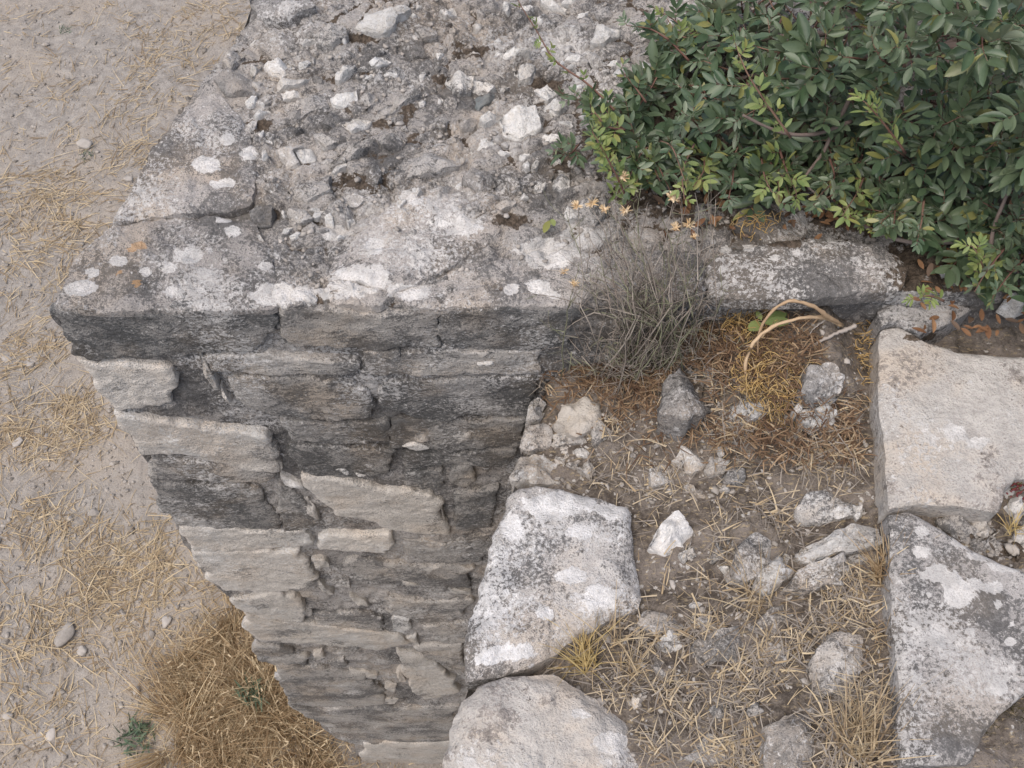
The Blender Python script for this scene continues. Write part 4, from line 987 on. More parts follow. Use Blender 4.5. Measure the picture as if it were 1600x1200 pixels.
# ------------------------------------------------------------------ straw and dry litter
M['straw'] = flat_mat('straw', (0.34, 0.25, 0.15), (0.62, 0.51, 0.34), 30, 0.75, 0.3, (0.24, 0.175, 0.11), trans=0.15)
M['straw_grey'] = flat_mat('straw_grey', (0.17, 0.145, 0.125), (0.36, 0.315, 0.265), 40, 0.85, 0.2, (0.48, 0.39, 0.27), trans=0.1)
M['straw_yellow'] = flat_mat('straw_yellow', (0.42, 0.30, 0.13), (0.58, 0.46, 0.22), 30, 0.7, 0.3, trans=0.2)
M['straw_brown'] = flat_mat('straw_brown', (0.31, 0.21, 0.12), (0.55, 0.42, 0.26), 30, 0.85, 0.2, (0.64, 0.52, 0.34), trans=0.2)
def lying(base, ang, length, width, lift, rs, nseg=3):
    N = len(base)
    el = np.abs(rs.normal(0, lift, N))
    d = np.stack([np.cos(ang) * np.cos(el), np.sin(ang) * np.cos(el), np.sin(el)], 1)
    b = np.stack([-np.sin(ang), np.cos(ang), np.zeros(N)], 1) * (rs.normal(0, .12, N) * length)[:, None]
    b[:, 2] -= np.sin(el) * length * rs.uniform(0.5, 1.1, N)
    up = np.stack([rs.normal(0, .5, N), rs.normal(0, .5, N), np.ones(N)], 1)
    return ribbons(base, d, length, width, b, up, nseg, rs)
# on the field below: clumps swept together in patches
FIELD = [(40, 340, 90, 60, 1.0), (120, 395, 50, 45, 1.0), (90, 290, 60, 30, .6), (240, 110, 46, 70, .7), (205, 200, 46, 60, .9), (270, 60, 60, 40, .5), (345, 20, 60, 30, .8), (300, 120, 30, 30, .5), (60, 110, 60, 30, .3), (30, 60, 60, 40, .25), (150, 30, 60, 25, .3),
 (20, 560, 70, 30, 1.0), (70, 540, 40, 20, .7), (60, 650, 80, 34, 1.2), (130, 640, 40, 30, 1.0), (40, 700, 80, 30, 1.0), (140, 690, 30, 24, .7), (60, 820, 60, 40, .9), (160, 830, 40, 30, .8), (240, 850, 30, 34, .9), (150, 880, 70, 30, 1.0), (200, 930, 80, 36, 1.0), (60, 980, 70, 40, .9), (130, 960, 60, 30, .8),
 (260, 900, 30, 40, .6), (310, 890, 30, 30, .6), (30, 1060, 40, 40, .5), (80, 1120, 60, 40, .4), (170, 1030, 40, 30, .4), (330, 960, 30, 40, .6), (250, 1010, 40, 40, .6), (110, 470, 50, 40, .5), (30, 450, 50, 40, .4), (10, 190, 40, 40, .35), (150, 250, 60, 30, .35), (330, 60, 40, 20, .5), (180, 320, 30, 30, .5), (100, 170, 70, 40, .25)]
rs = np.random.default_rng(61)
FIELD += [(rs.uniform(-700, -20), rs.uniform(-100, 1300), rs.uniform(40, 90), rs.uniform(25, 50), rs.uniform(.4, 1.0)) for _ in range(26)]
Bs, An, Ln, Wd = [], [], [], []
for (x, y, a, b, wgt) in FIELD:
    for _ in range(int(wgt * a * b / 70)):
        th = rs.uniform(0, 6.283); rr = math.sqrt(rs.random()) * 1.15
        w = at_z((x + a * rr * math.cos(th), y + b * rr * math.sin(th)), GROUND_Z)[0]
        n = int(rs.integers(4, 13))
        a0 = 0.55 + rs.normal() * 0.9
        if rs.random() < 0.3: a0 = rs.uniform(0, 6.283)
        Bs.append(w[None, :2] + rs.normal(0, 0.05, (n, 2))); An.append(a0 + rs.normal(0, .45, n) + (rs.random(n) < .3) * 3.14); Ln.append(rs.choice([.05, .09, .15, .22], n, p=[.35, .3, .22, .13]) * rs.uniform(.7, 1.2, n)); Wd.append(rs.uniform(.003, .008, n))
n = 2600                                                           # single stalks all over
p = np.stack([rs.uniform(-60, 640, n), rs.uniform(-60, 1260, n)], 1)
Bs.append(at_z(p, GROUND_Z)[:, :2]); An.append(rs.uniform(0, 6.283, n)); Ln.append(rs.uniform(.03, .12, n)); Wd.append(rs.uniform(.003, .008, n))
Bs = np.vstack(Bs); An, Ln, Wd = map(np.concatenate, (An, Ln, Wd))
base = np.column_stack([Bs, GROUND_Z + ground_h(Bs[:, 0], Bs[:, 1]) + 0.006])
V, F = lying(base, An, Ln, Wd, 0.22, rs)
tag(obj('field_straw', new_mesh('field_straw', V, F, False), M['straw']), 'dry yellow straw scattered in patches over the bare field below the tower', 'straw', kind='stuff')
# on the wall walk
n = 42000
p = np.stack([rs.uniform(840, 1430, n), rs.uniform(560, 1520, n)], 1)
STR = [(1160, 760, 120, 60, 1), (1120, 700, 90, 40, .6), (1250, 720, 120, 60, .9), (1080, 900, 90, 60, .7), (1180, 960, 160, 60, 1), (1120, 1040, 200, 90, .9), (1300, 960, 110, 90, .9), (1320, 1130, 120, 90, 1.1), (1080, 1150, 110, 80, .9), (1000, 1050, 110, 60, .7), (960, 640, 60, 60, .5), (1010, 600, 120, 70, .7), (1330, 650, 50, 90, .8), (1210, 850, 90, 40, .9), (1030, 780, 50, 60, .5), (1300, 540, 70, 60, .7), (1180, 680, 70, 30, .6), (920, 740, 80, 30, .25), (1200, 1320, 260, 120, 1), (1100, 1460, 300, 120, .9)]
den = np.zeros(n)
for (x, y, a, b, wgt) in STR:
    den = np.maximum(den, wgt * np.exp(-(((p[:, 0] - x) / a) ** 2 + ((p[:, 1] - y) / b) ** 2)))
patch = sstep(-.25, .35, fbm(np.column_stack([p / 45.0, np.zeros(n)]), 1.0, 3, .55, 333))
keep = rs.random(n) < den * (0.10 + 0.90 * patch ** 1.5)
for pl in rock_px:
    ins = in_poly(p, pl)
    keep &= ~(ins & (rs.random(n) < 0.82))
BA = [(728, 1062), (745, 930), (795, 760), (984, 780), (1003, 945), (890, 1002)]; BB = [(690, 1230), (716, 1080), (862, 1040), (985, 1130), (1010, 1260)]
for pl in (BA, BB): keep &= ~in_poly(p, pl)
p = p[keep]; n = len(p)
w = at_z(p, -0.2); zz = fill_z(w[:, 0], w[:, 1]); w = at_z(p, zz + 0.004)
w = w[w[:, 0] < 0.56 + 0.09 * (w[:, 1] - 0.3)]; n = len(w)
w[:, 2] += np.abs(rs.normal(0, 0.006, n))
half = n * 3 // 4
V, F = lying(w[:half], rs.uniform(0, 6.283, half), rs.uniform(.015, .055, half), rs.uniform(.0010, .0026, half), 0.4, rs)
tag(obj('walk_litter', new_mesh('walk_litter', V, F, False), M['straw_grey']), 'grey matted dead grass covering the earth of the wall walk', 'litter', kind='stuff')
m = n - half
V, F = lying(w[half:], 0.6 + rs.normal(0, 1.0, m), rs.uniform(.015, .055, m), rs.uniform(.0012, .0036, m), 0.30, rs)
tag(obj('walk_straw', new_mesh('walk_straw', V, F, False), M['straw']), 'pale yellow straw blades strewn over the wall walk', 'straw', kind='stuff')

M['litter_brown'] = flat_mat('litter_brown', (0.085, 0.05, 0.032), (0.21, 0.135, 0.08), 50, 0.9, 0.15, (0.30, 0.21, 0.13))
n = 13000
p = np.stack([rs.uniform(850, 1390, n), rs.uniform(490, 730, n)], 1)
den = np.zeros(n)
for (x, y, a, b, wgt) in [(1000, 590, 110, 55, 1.0), (1080, 540, 110, 40, 1.0), (1335, 640, 34, 90, 1.0), (1300, 530, 80, 40, 1.0), (1150, 680, 120, 30, .5), (1200, 560, 110, 60, .7), (930, 600, 50, 40, .8), (1240, 690, 100, 40, .5)]:
    den = np.maximum(den, wgt * np.exp(-(((p[:, 0] - x) / a) ** 2 + ((p[:, 1] - y) / b) ** 2)))
keep = rs.random(n) < den
for pl in rock_px: keep &= ~(in_poly(p, pl) & (rs.random(n) < 0.9))
p = p[keep]
w = at_z(p, -0.2); w = at_z(p, fill_z(w[:, 0], w[:, 1]) + 0.005)
w = w[(w[:, 1] < YF + 0.03) & (w[:, 0] < 0.56 + 0.09 * (w[:, 1] - 0.3))]; m = len(w)
w[:, 2] += np.abs(rs.normal(0, 0.008, m))
V, F = lying(w, rs.uniform(0, 6.283, m), rs.uniform(.012, .045, m), rs.uniform(.0010, .0034, m), 0.45, rs)
tag(obj('brown_litter', new_mesh('brown_litter', V, F, False), M['litter_brown']), 'dark brown dead leaf litter below the dead shrub and along the beige slab', 'litter', kind='stuff')

def tuft(name, pxy, z, nb, length, width, spread, mat, label, lean=(0, 0), seed=0, rad=0.02, group='dry grass tufts on the wall walk', cat='grass', droop=0.35):
    rs = np.random.default_rng(seed)
    c = at_z(pxy, z)[0]
    a = rs.uniform(0, 6.283, nb); r = rad * np.sqrt(rs.random(nb))
    base = np.column_stack([c[0] + r * np.cos(a), c[1] + r * np.sin(a), np.full(nb, z - 0.004)])
    d = np.column_stack([rs.normal(lean[0], spread, nb), rs.normal(lean[1], spread, nb), np.ones(nb)])
    d /= np.linalg.norm(d, axis=1)[:, None]
    L = length * rs.uniform(.45, 1.1, nb)
    b = np.column_stack([d[:, 0], d[:, 1], -np.abs(rs.normal(.3, .4, nb))]) * (L * droop)[:, None] + rs.normal(0, .1, (nb, 3)) * L[:, None]
    V, F = ribbons(base, d, L, width * rs.uniform(.6, 1.3, nb), b, rs.normal(size=(nb, 3)), 4, rs)
    o = obj(name, new_mesh(name, V, F, False), M[mat], None, (c[0], c[1], z))
    return tag(o, label, cat, group)
tuft('grass_tuft', (915, 1035), -0.205, 90, .085, .0026, .45, 'straw_yellow', 'bright yellow dry grass tuft in the notch between the two edge blocks', (-.1, .35), 1, .022)
tuft('grass_tuft', (1382, 900), -0.12, 120, .09, .0026, .35, 'straw_brown', 'tan dry grass tuft standing against the left side of the grey slab', (-.15, .25), 2, .022)
tuft('grass_tuft', (1340, 1165), -0.11, 110, .11, .0026, .55, 'straw', 'pale dry grass tuft at the foot of the grey slab, bottom right of the walk', (.25, .4), 3, .035)
tuft('grass_tuft', (985, 1060), -0.20, 40, .07, .0024, .5, 'straw', 'small dry grass tuft right of the bright yellow tuft', (.1, .35), 4, .018)
tuft('grass_tuft', (1120, 1170), -0.18, 45, .10, .0024, .7, 'straw', 'sparse dry grass tuft left of the dark rock at the bottom', (-.1, .3), 5, .03)
tuft('grass_tuft', (1190, 945), -0.165, 60, .10, .0026, .9, 'straw', 'flattened dry grass tuft below the outcrop by the grey slab', (-.3, .1), 6, .03)
tuft('grass_tuft', (1385, 1010), -0.12, 70, .07, .0022, .4, 'straw_brown', 'brown dry grass tuft against the middle of the grey slab', (-.3, .2), 7, .03)
tuft('grass_tuft', (1585, 830), -0.08, 30, .05, .0018, .6, 'straw_yellow', 'little dry grass tuft in the gap between the two slabs', (-.2, .3), 8, .012)
tuft('grass_tuft', (955, 1000), -0.19, 26, .08, .0022, .9, 'straw', 'few lying straw blades beside the white edge block', (.5, .0), 9, .02)

# big dry grass mass at the foot of the tower, and two green weeds in it
def field_z(x, y): return GROUND_Z + float(ground_h(np.array([x]), np.array([y]))[0])
cl = empty('dry_bush', at_z((420, 1120), GROUND_Z)[0])
tag(cl, 'large brown mound of fine dead grass at the foot of the tower', 'dry bush')
rs = np.random.default_rng(92)
DB = [(400, 1080), (350, 1120), (300, 1160), (440, 1150), (370, 1010), (480, 1190), (330, 1050), (430, 1060), (400, 1180), (520, 1230), (350, 1230), (300, 1110), (380, 950), (460, 1110)]
bag = Bag()
bs, dr, ll, ww, bb = [], [], [], [], []
for _ in range(85):
    x, y = DB[int(rs.integers(len(DB)))]
    x += rs.normal(0, 26); y += rs.normal(0, 22)
    c = at_z((x, y), GROUND_Z)[0]
    n = int(rs.integers(60, 120))
    a = rs.uniform(0, 6.283, n); r = 0.05 * np.sqrt(rs.random(n))
    b0 = np.column_stack([c[0] + r * np.cos(a), c[1] + r * np.sin(a), np.full(n, GROUND_Z)])
    ln = rs.normal(0, .35, 2)
    sp = rs.uniform(.1, .6, n)
    d = np.column_stack([sp * np.cos(a) + ln[0], sp * np.sin(a) + ln[1], rs.uniform(.5, 1.1, n)]); d /= np.linalg.norm(d, axis=1)[:, None]
    L = rs.uniform(.10, .32, n) * rs.uniform(.6, 1.3)
    bs.append(b0); dr.append(d); ll.append(L); ww.append(rs.uniform(.002, .0065, n)); bb.append((np.column_stack([d[:, 0], d[:, 1], -rs.uniform(.3, 1.0, n)]) * .5 + rs.normal(0, .12, (n, 3))) * L[:, None])
bs, dr, bb = map(np.vstack, (bs, dr, bb)); ll, ww = np.concatenate(ll), np.concatenate(ww)
V, F = ribbons(bs, dr, ll, ww, bb, rs.normal(size=(len(bs), 3)), 4, rs)
tag(obj('dry_blades', new_mesh('dry_blades', V, F, False), M['straw_brown'], cl), kind='stuff')
sel = rs.random(len(bs)) < 0.6                                      # pale seed heads at the tips
tip = bs + dr * ll[:, None] + bb
V, F = ribbons(tip[sel], rs.normal(size=(sel.sum(), 3)) * 0.6 + np.array([0, 0, -.3]), rs.uniform(.015, .04, sel.sum()), rs.uniform(.005, .010, sel.sum()), np.zeros((sel.sum(), 3)), rs.normal(size=(sel.sum(), 3)), 2, rs)
tag(obj('seed_heads', new_mesh('seed_heads', V, F, False), M['straw'], cl), kind='stuff')
M['weed'] = flat_mat('weed', (0.085, 0.13, 0.085), (0.17, 0.21, 0.13), 20, 0.6, 0.3, trans=0.2)
tuft('weed', (212, 1150), GROUND_Z + .01, 70, .07, .016, 1.6, 'weed', 'small blue-green weed on the field left of the dry grass mound', (0, 0), 11, .10, 'green weeds on the field', 'weed')
tuft('weed', (392, 1085), GROUND_Z + .12, 60, .07, .016, 1.4, 'weed', 'small bright green weed inside the dry grass mound', (0, 0), 12, .07, 'green weeds on the field', 'weed')
for q, (x, y, lb) in enumerate([(128, 88, 'leftmost tiny green sprout on the far field'), (150, 82, 'tiny green sprout in the middle of the far field'), (100, 48, 'topmost tiny green sprout on the far field'), (136, 243, 'tiny green sprout on the field left of the tower rim')]):
    tuft('weed', (x, y), GROUND_Z + .005, 26, .05, .008, .9, 'weed', lb, (0, 0), 20 + q, .05, 'green weeds on the field', 'weed')
# stones on the field
FST = [((104, 994), .085, 'flat grey triangular stone on the bare earth of the field'), ((128, 1016), .05, 'round grey stone right of the flat triangular stone'), ((70, 992), .028, 'small brown stone among straw at the left edge'), ((323, 990), .055, 'round grey stone near the top of the dry grass mound'), ((236, 996), .04, 'pale stone in the clods left of the dry grass mound'), ((262, 975), .045, 'white angular stone in the clods left of the dry grass mound'),
       ((28, 692), .045, 'round pale stone in straw at the left edge'), ((71, 704), .035, 'grey stone in straw right of the round pale stone'), ((133, 228), .075, 'white stone standing on the field left of the tower rim'), ((10, 1118), .04, 'pale round stone in the lower left corner'), ((80, 1148), .045, 'light grey stone in the lower left of the field'), ((150, 804), .04, 'bluish grey stone on the bare strip left of the tower corner'), ((12, 562), .045, 'round stone at the left edge level with the tower top edge'), ((50, 572), .035, 'flat pale stone right of the round stone at the left edge'), ((200, 280), .05, 'grey stone on the field close to the tower rim')]
for k, (p, r, lb) in enumerate(FST):
    c = at_z(p, GROUND_Z)[0]; z = field_z(c[0], c[1])
    r *= .8
    V, F = rock((c[0], c[1], z + r * .12), (r, r * .75, r * .5), 2200 + k, res=(14, 20), k=40.0)
    tag(obj('field_stone', new_mesh('field_stone', V, F), M['pebble'], None, (c[0], c[1], z)), lb, 'stone', 'stones on the field')
bag = Bag(); rs = np.random.default_rng(33)
for _ in range(4200):
    p = (rs.uniform(-40, 560), rs.uniform(-40, 1240))
    w = at_z(p, GROUND_Z)[0]; r = rs.choice([.006, .010, .016, .026], p=[.56, .33, .10, .01])
    V, F = mini_rock((w[0], w[1], field_z(w[0], w[1]) + r * .15), (r * rs.uniform(1, 1.5), r, r * .7), rs)
    bag.add(V, F)
M['field_pebble'] = flat_mat('field_pebble', (0.20, 0.175, 0.15), (0.42, 0.38, 0.34), 60)
tag(obj('field_pebbles', bag.mesh('field_pebbles', False), M['field_pebble']), 'small pebbles and clods spread over the bare field', 'pebbles', kind='stuff')

# ------------------------------------------------------------------ mastic bush
def leaf_grid():
    ts = np.array([0.0, 0.10, 0.30, 0.55, 0.78, 0.93, 1.0])
    wd = np.array([0.05, 0.42, 0.88, 1.0, 0.76, 0.36, 0.03])
    V = []
    for t_, w_ in zip(ts, wd):
        V += [(-w_ * 0.5, t_, 0), (0, t_, 0), (w_ * 0.5, t_, 0)]
    F = []
    for r in range(len(ts) - 1):
        for c in range(2):
            a = r * 3 + c
            F.append((a, a + 1, a + 4, a + 3))
    return np.array(V), np.array(F)
LV, LF = leaf_grid()
def leaf_shape(width, fold, bend, twist=0.0):
    V = LV.copy()
    x, t_ = V[:, 0] * width, V[:, 1]
    z = np.abs(x) * fold - bend * t_ ** 2
    x2 = x * np.cos(twist * t_) ; z = z + x * np.sin(twist * t_)
    return np.stack([x2, t_, z], 1)
def leaf_mat(name, c1, c2, back, rough=0.42, spec=0.45, trans=0.12):
    t = NT(name)
    oi = t.n('ShaderNodeObjectInfo')
    r = t.m_('FRACT', t.m_('ADD', t.geo.outputs['Random Per Island'], t.m_('MULTIPLY', oi.outputs['Random'], 5.3)))
    col = t.mix(t.m_('ADD', t.m_('MULTIPLY', r, 0.8), t.m_('MULTIPLY', t.m_('SUBTRACT', t.noise(90, 3, 0.6), 0.5), 0.6), clamp=True), c1, c2)
    col = t.mix(t.m_('MULTIPLY', t.ramp(t.noise(300, 2, 0.6, off=3.0), 0.62, 0.70), 0.35), col, tuple(c * 0.6 for c in c1))
    r2 = t.m_('FRACT', t.m_('MULTIPLY', r, 13.7))
    col = t.mix(t.m_('MULTIPLY', t.ramp(r2, 0.90, 0.95), 0.7), col, (0.26, 0.24, 0.07))
    col = t.mix(t.m_('MULTIPLY', t.geo.outputs['Backfacing'], 0.8), col, back)
    t.b.inputs['Roughness'].default_value = rough; t.b.inputs['Specular IOR Level'].default_value = spec
    tr = t.n('ShaderNodeBsdfTranslucent'); t.put(tr.inputs[0], t.mix(0.5, col, (0.16, 0.24, 0.05)))
    ms = t.n('ShaderNodeMixShader'); ms.inputs[0].default_value = trans
    t.l(t.b.outputs[0], ms.inputs[1]); t.l(tr.outputs[0], ms.inputs[2]); t.l(ms.outputs[0], t.out.inputs[0])
    return t.end(col)
M['leaf'] = leaf_mat('mastic_leaf', (0.05, 0.085, 0.042), (0.145, 0.18, 0.105), (0.19, 0.215, 0.15), 0.38, 0.55)
M['leaf_young'] = leaf_mat('mastic_leaf_young', (0.14, 0.20, 0.065), (0.29, 0.32, 0.115), (0.26, 0.30, 0.13), 0.5, 0.35, 0.25)
M['bark'] = flat_mat('mastic_bark', (0.14, 0.105, 0.09), (0.25, 0.21, 0.185), 70, 0.85, 0.2)
M['redtwig'] = flat_mat('mastic_twig', (0.13, 0.065, 0.05), (0.22, 0.14, 0.10), 50, 0.7, 0.3)

BUSH_PX = np.array([(935, 195), (962, 150), (1005, 110), (1050, 65), (1085, 10), (1110, -90), (1250, -330), (1700, -420), (2100, -250), (2150, 300), (1950, 520), (1720, 505), (1610, 455), (1550, 420), (1490, 372), (1420, 345), (1350, 325), (1290, 285), (1235, 270), (1190, 290), (1120, 275), (1050, 258), (1000, 268), (962, 245)], float)
def poly_dist(P, poly):
    d = np.full(len(P), 1e9)
    for i in range(len(poly)):
        a, b = poly[i], poly[(i + 1) % len(poly)]
        ab = b - a
        t_ = np.clip(((P - a) @ ab) / (ab @ ab), 0, 1)
        d = np.minimum(d, np.hypot(*(P - a - t_[:, None] * ab).T))
    return d
BUSH = empty('mastic_bush', at_z((1430, 90), 0.0)[0])
tag(BUSH, 'dense dark green leafy bush growing on the tower top behind the slabs', 'bush')
ROOT = np.array(BUSH.location)
rs = np.random.default_rng(808)
shoots = []                                     # tip, axis, length, young, nleaf, size
def add_shoots(spacing, zf_lo, zf_hi, n_try, maxn):
    got = []
    for _ in range(n_try):
        p = np.array([rs.uniform(890, 2150), rs.uniform(-400, 510)])
        if not in_poly(p[None], BUSH_PX)[0]: continue
        if got and np.min(np.hypot(*(np.array(got) - p).T)) < spacing * (1.0 if 0 < p[0] < 1640 and p[1] > -30 else 1.7): continue
        got.append(p)
        dd = poly_dist(p[None], BUSH_PX)[0]
        z = 0.035 + (0.05 + 0.33 * sstep(0, 330, np.array(dd))) * rs.uniform(zf_lo, zf_hi)
        w = at_z(p, float(z))[0]
        out = w - ROOT; out[2] = 0; out /= np.linalg.norm(out) + 1e-6
        ax = out * rs.uniform(.35, 1.0) + np.array([0, 0, rs.uniform(.25, .95)]) + rs.normal(0, .30, 3)
        ax /= np.linalg.norm(ax)
        shoots.append((w, ax, rs.uniform(.05, .10), False, int(rs.integers(4, 7)), rs.choice([.75, .95, 1.1, 1.3]) * rs.uniform(.9, 1.1), zf_hi))
        if len(got) >= maxn: break
add_shoots(44, .80, 1.10, 9000, 420)
add_shoots(58, .45, .75, 7000, 260)
add_shoots(64, .12, .40, 5000, 160)
# paler young sprigs, traced: points from foot to tip with heights
SPRIGS = [([(985, 330), (968, 285), (945, 240), (925, 205)], [.05, .12, .17, .20], 16, .62, True), ([(1235, 215), (1200, 165), (1168, 115), (1148, 66)], [.22, .28, .33, .36], 13, .62, True), ([(1415, 240), (1390, 205), (1368, 178), (1352, 160)], [.20, .25, .28, .30], 9, .75, True),
          ([(1560, 150), (1552, 105), (1545, 70), (1560, 40)], [.30, .34, .37, .38], 11, .60, True), ([(1548, 455), (1538, 425), (1530, 402), (1520, 385)], [.02, .08, .12, .14], 12, .68, True), ([(960, 172), (920, 132), (868, 95), (840, 50), (812, 5), (800, -25)], [.10, .11, .12, .12, .12, .12], 13, .5, True),
          ([(1045, 62), (1015, 45), (980, 40)], [.14, .15, .16], 6, .6, False), ([(960, 190), (915, 160), (880, 150)], [.08, .09, .10], 8, .7, False), ([(1300, 310), (1320, 330), (1340, 345), (1380, 365)], [.05, .05, .05, .05], 10, .5, True),
          ([(1475, 470), (1452, 462), (1430, 466)], [.03, .05, .05], 4, .55, True), ([(905, 225), (890, 240), (872, 232)], [.05, .07, .08], 7, .65, False)]
for _ in range(34):
    i = int(rs.integers(12, len(BUSH_PX) + 4)) % len(BUSH_PX)
    a, b = BUSH_PX[i], BUSH_PX[(i + 1) % len(BUSH_PX)]
    p0 = a + (b - a) * rs.random()
    if not (880 < p0[0] < 1640 and -20 < p0[1] < 480): continue
    nrm2 = np.array([b[1] - a[1], a[0] - b[0]], float); nrm2 /= np.linalg.norm(nrm2) + 1e-6
    if in_poly((p0 + nrm2 * 8)[None], BUSH_PX)[0]: nrm2 = -nrm2
    L_ = rs.uniform(14, 46)
    q0 = p0 - nrm2 * 40; q2 = p0 + nrm2 * L_ + rs.normal(0, 10, 2); q1 = (q0 + q2) / 2 + rs.normal(0, 8, 2)
    zz0 = rs.uniform(.05, .11)
    SPRIGS.append(([tuple(q0), tuple(q1), tuple(q2)], [zz0, zz0 + .02, zz0 + .03], int(rs.integers(5, 9)), rs.uniform(.6, .9), bool(rs.random() < .3)))
leaves = []                                     # pos, y-dir, normal, length, width, young
twigs = []
def compound(base, d, nrm, size, young, pairs):
    rl = 0.011 * pairs * size
    side = np.cross(d, nrm); side /= np.linalg.norm(side) + 1e-9
    twigs.append((np.stack([base, base + d * rl * .5 - nrm * .001, base + d * rl]), np.array([.0009, .0007, .0005]), True))
    for j in range(pairs):
        f = 0.30 + 0.70 * j / max(pairs - 1, 1)
        ang = math.radians(62 - 34 * j / max(pairs - 1, 1))
        for sgn in (-1, 1):
            y = d * math.cos(ang) + side * sgn * math.sin(ang) + nrm * rs.normal(.05, .16) + rs.normal(0, .10, 3)
            y /= np.linalg.norm(y)
            z = nrm + rs.normal(0, .28, 3); z -= y * (z @ y); z /= np.linalg.norm(z)
            L = size * rs.uniform(.024, .043)
            leaves.append((base + d * rl * f, y, z, L, L * rs.uniform(.32, .42), young))
VIEW = np.array([0, 0, CAM_H])
for (w, ax, ln, young, nl, size, zf) in shoots:
    a0 = rs.uniform(0, 6.283)
    ref = np.cross(ax, rs.normal(size=3)); ref /= np.linalg.norm(ref); ref2 = np.cross(ax, ref)
    foot = w - ax * ln
    twigs.append((np.stack([foot, (foot + w) / 2 + rs.normal(0, .003, 3), w]), np.array([.0022, .0016, .0008]), True))
    for k in range(nl):
        f = k / (nl - 1)
        a = a0 + 2.4 * k
        rad = ref * math.cos(a) + ref2 * math.sin(a)
        d = ax * (0.35 + 0.55 * f) + rad * (0.95 - 0.45 * f) + np.array([0, 0, -.05]); d /= np.linalg.norm(d)
        nrm = np.array([0, -0.15, 1.0]) + rad * -0.2 + ax * .25 + rs.normal(0, .25, 3); nrm -= d * (nrm @ d); nrm /= np.linalg.norm(nrm)
        compound(foot + ax * ln * (0.15 + 0.85 * f), d, nrm, size * (1.0 - 0.2 * f), young, int(rs.integers(2, 5)))
for (pts, zz, nl, size, young) in SPRIGS:
    c = np.vstack([at_z(p_, z_) for p_, z_ in zip(pts, zz)])
    cur = spline(c, 14)
    twigs.append((cur, np.linspace(.0028, .0008, 14), True))
    for k in range(nl):
        f = 0.15 + 0.85 * k / (nl - 1)
        i = int(f * 13); b = cur[i]
        ax = cur[min(i + 1, 13)] - cur[max(i - 1, 0)]; ax /= np.linalg.norm(ax) + 1e-9
        ref = np.cross(ax, np.array([.2, .3, .9])); ref /= np.linalg.norm(ref); ref2 = np.cross(ax, ref)
        a = 2.4 * k; rad = ref * math.cos(a) + ref2 * math.sin(a)
        d = ax * .5 + rad * .8 + np.array([0, 0, .15]); d /= np.linalg.norm(d)
        nrm = np.array([0, -.1, 1.0]) + rs.normal(0, .3, 3); nrm -= d * (nrm @ d); nrm /= np.linalg.norm(nrm)
        compound(b, d, nrm, size * (1.05 - 0.35 * f), young, int(rs.integers(2, 4)))
# branches
def branch(pts, rad, name='branch'):
    V, F = tube(spline(pts, 26), rad, 7)
    V = V + (fbm(V, 90, 2, .5, 4) * .0009)[:, None]
    return obj(name, new_mesh(name, V, F), M['bark'], BUSH)
branch(np.vstack([at_z(p_, z_) for p_, z_ in zip([(1535, 374), (1480, 378), (1420, 378), (1370, 362), (1320, 338), (1285, 312), (1262, 292)], [.035, .035, .03, .03, .035, .045, .055])]), [.0052, .0048, .004, .003, .0022])
branch(np.vstack([at_z(p_, z_) for p_, z_ in zip([(1330, 150), (1302, 205), (1285, 240), (1262, 270), (1248, 292)], [.16, .12, .10, .08, .06])]), [.0045, .004, .003, .002])
branch(np.vstack([at_z(p_, z_) for p_, z_ in zip([(1330, 190), (1270, 210), (1215, 205), (1160, 180)], [.14, .14, .15, .18])]), [.004, .0035, .0025])
branch(np.vstack([at_z(p_, z_) for p_, z_ in zip([(1548, 462), (1546, 420), (1552, 360), (1575, 300)], [.0, .05, .10, .16])]), [.0045, .004, .003])
mains = []
for k in range(16):
    a = k / 16 * 6.283 + rs.normal(0, .1)
    e = ROOT + np.array([math.cos(a) * rs.uniform(.25, .62), math.sin(a) * rs.uniform(.2, .42), rs.uniform(.04, .12)])
    if e[1] < YF + .08: e[1] = YF + .08
    m1 = ROOT * .6 + e * .4 + np.array([0, 0, .02])
    pts = np.stack([ROOT + rs.normal(0, .012, 3) * np.array([1, 1, 0]), m1 + rs.normal(0, .02, 3), e])
    branch(pts, [.011, .007, .003]); mains.append(spline(pts, 20))
mp = np.vstack(mains)
for (w, ax, ln, *_r) in shoots:
    foot = w - ax * ln
    q = mp[np.argmin(np.sum((mp - foot) ** 2, 1) + 0.3 * np.maximum(0, mp[:, 2] - foot[2]) ** 2)]
    if np.linalg.norm(q - foot) > 0.16: continue
    twigs.append((spline(np.stack([q, (q + foot) / 2 + rs.normal(0, .012, 3) - np.array([0, 0, .01]), foot]), 6), np.linspace(.0028, .002, 6), False))
bag = Bag()
for (pts, rad, red) in twigs:
    V, F = tube(pts, rad, 3); bag.add(V, F)
tag(obj('twigs', bag.mesh('twigs'), M['redtwig'], BUSH), kind='stuff')
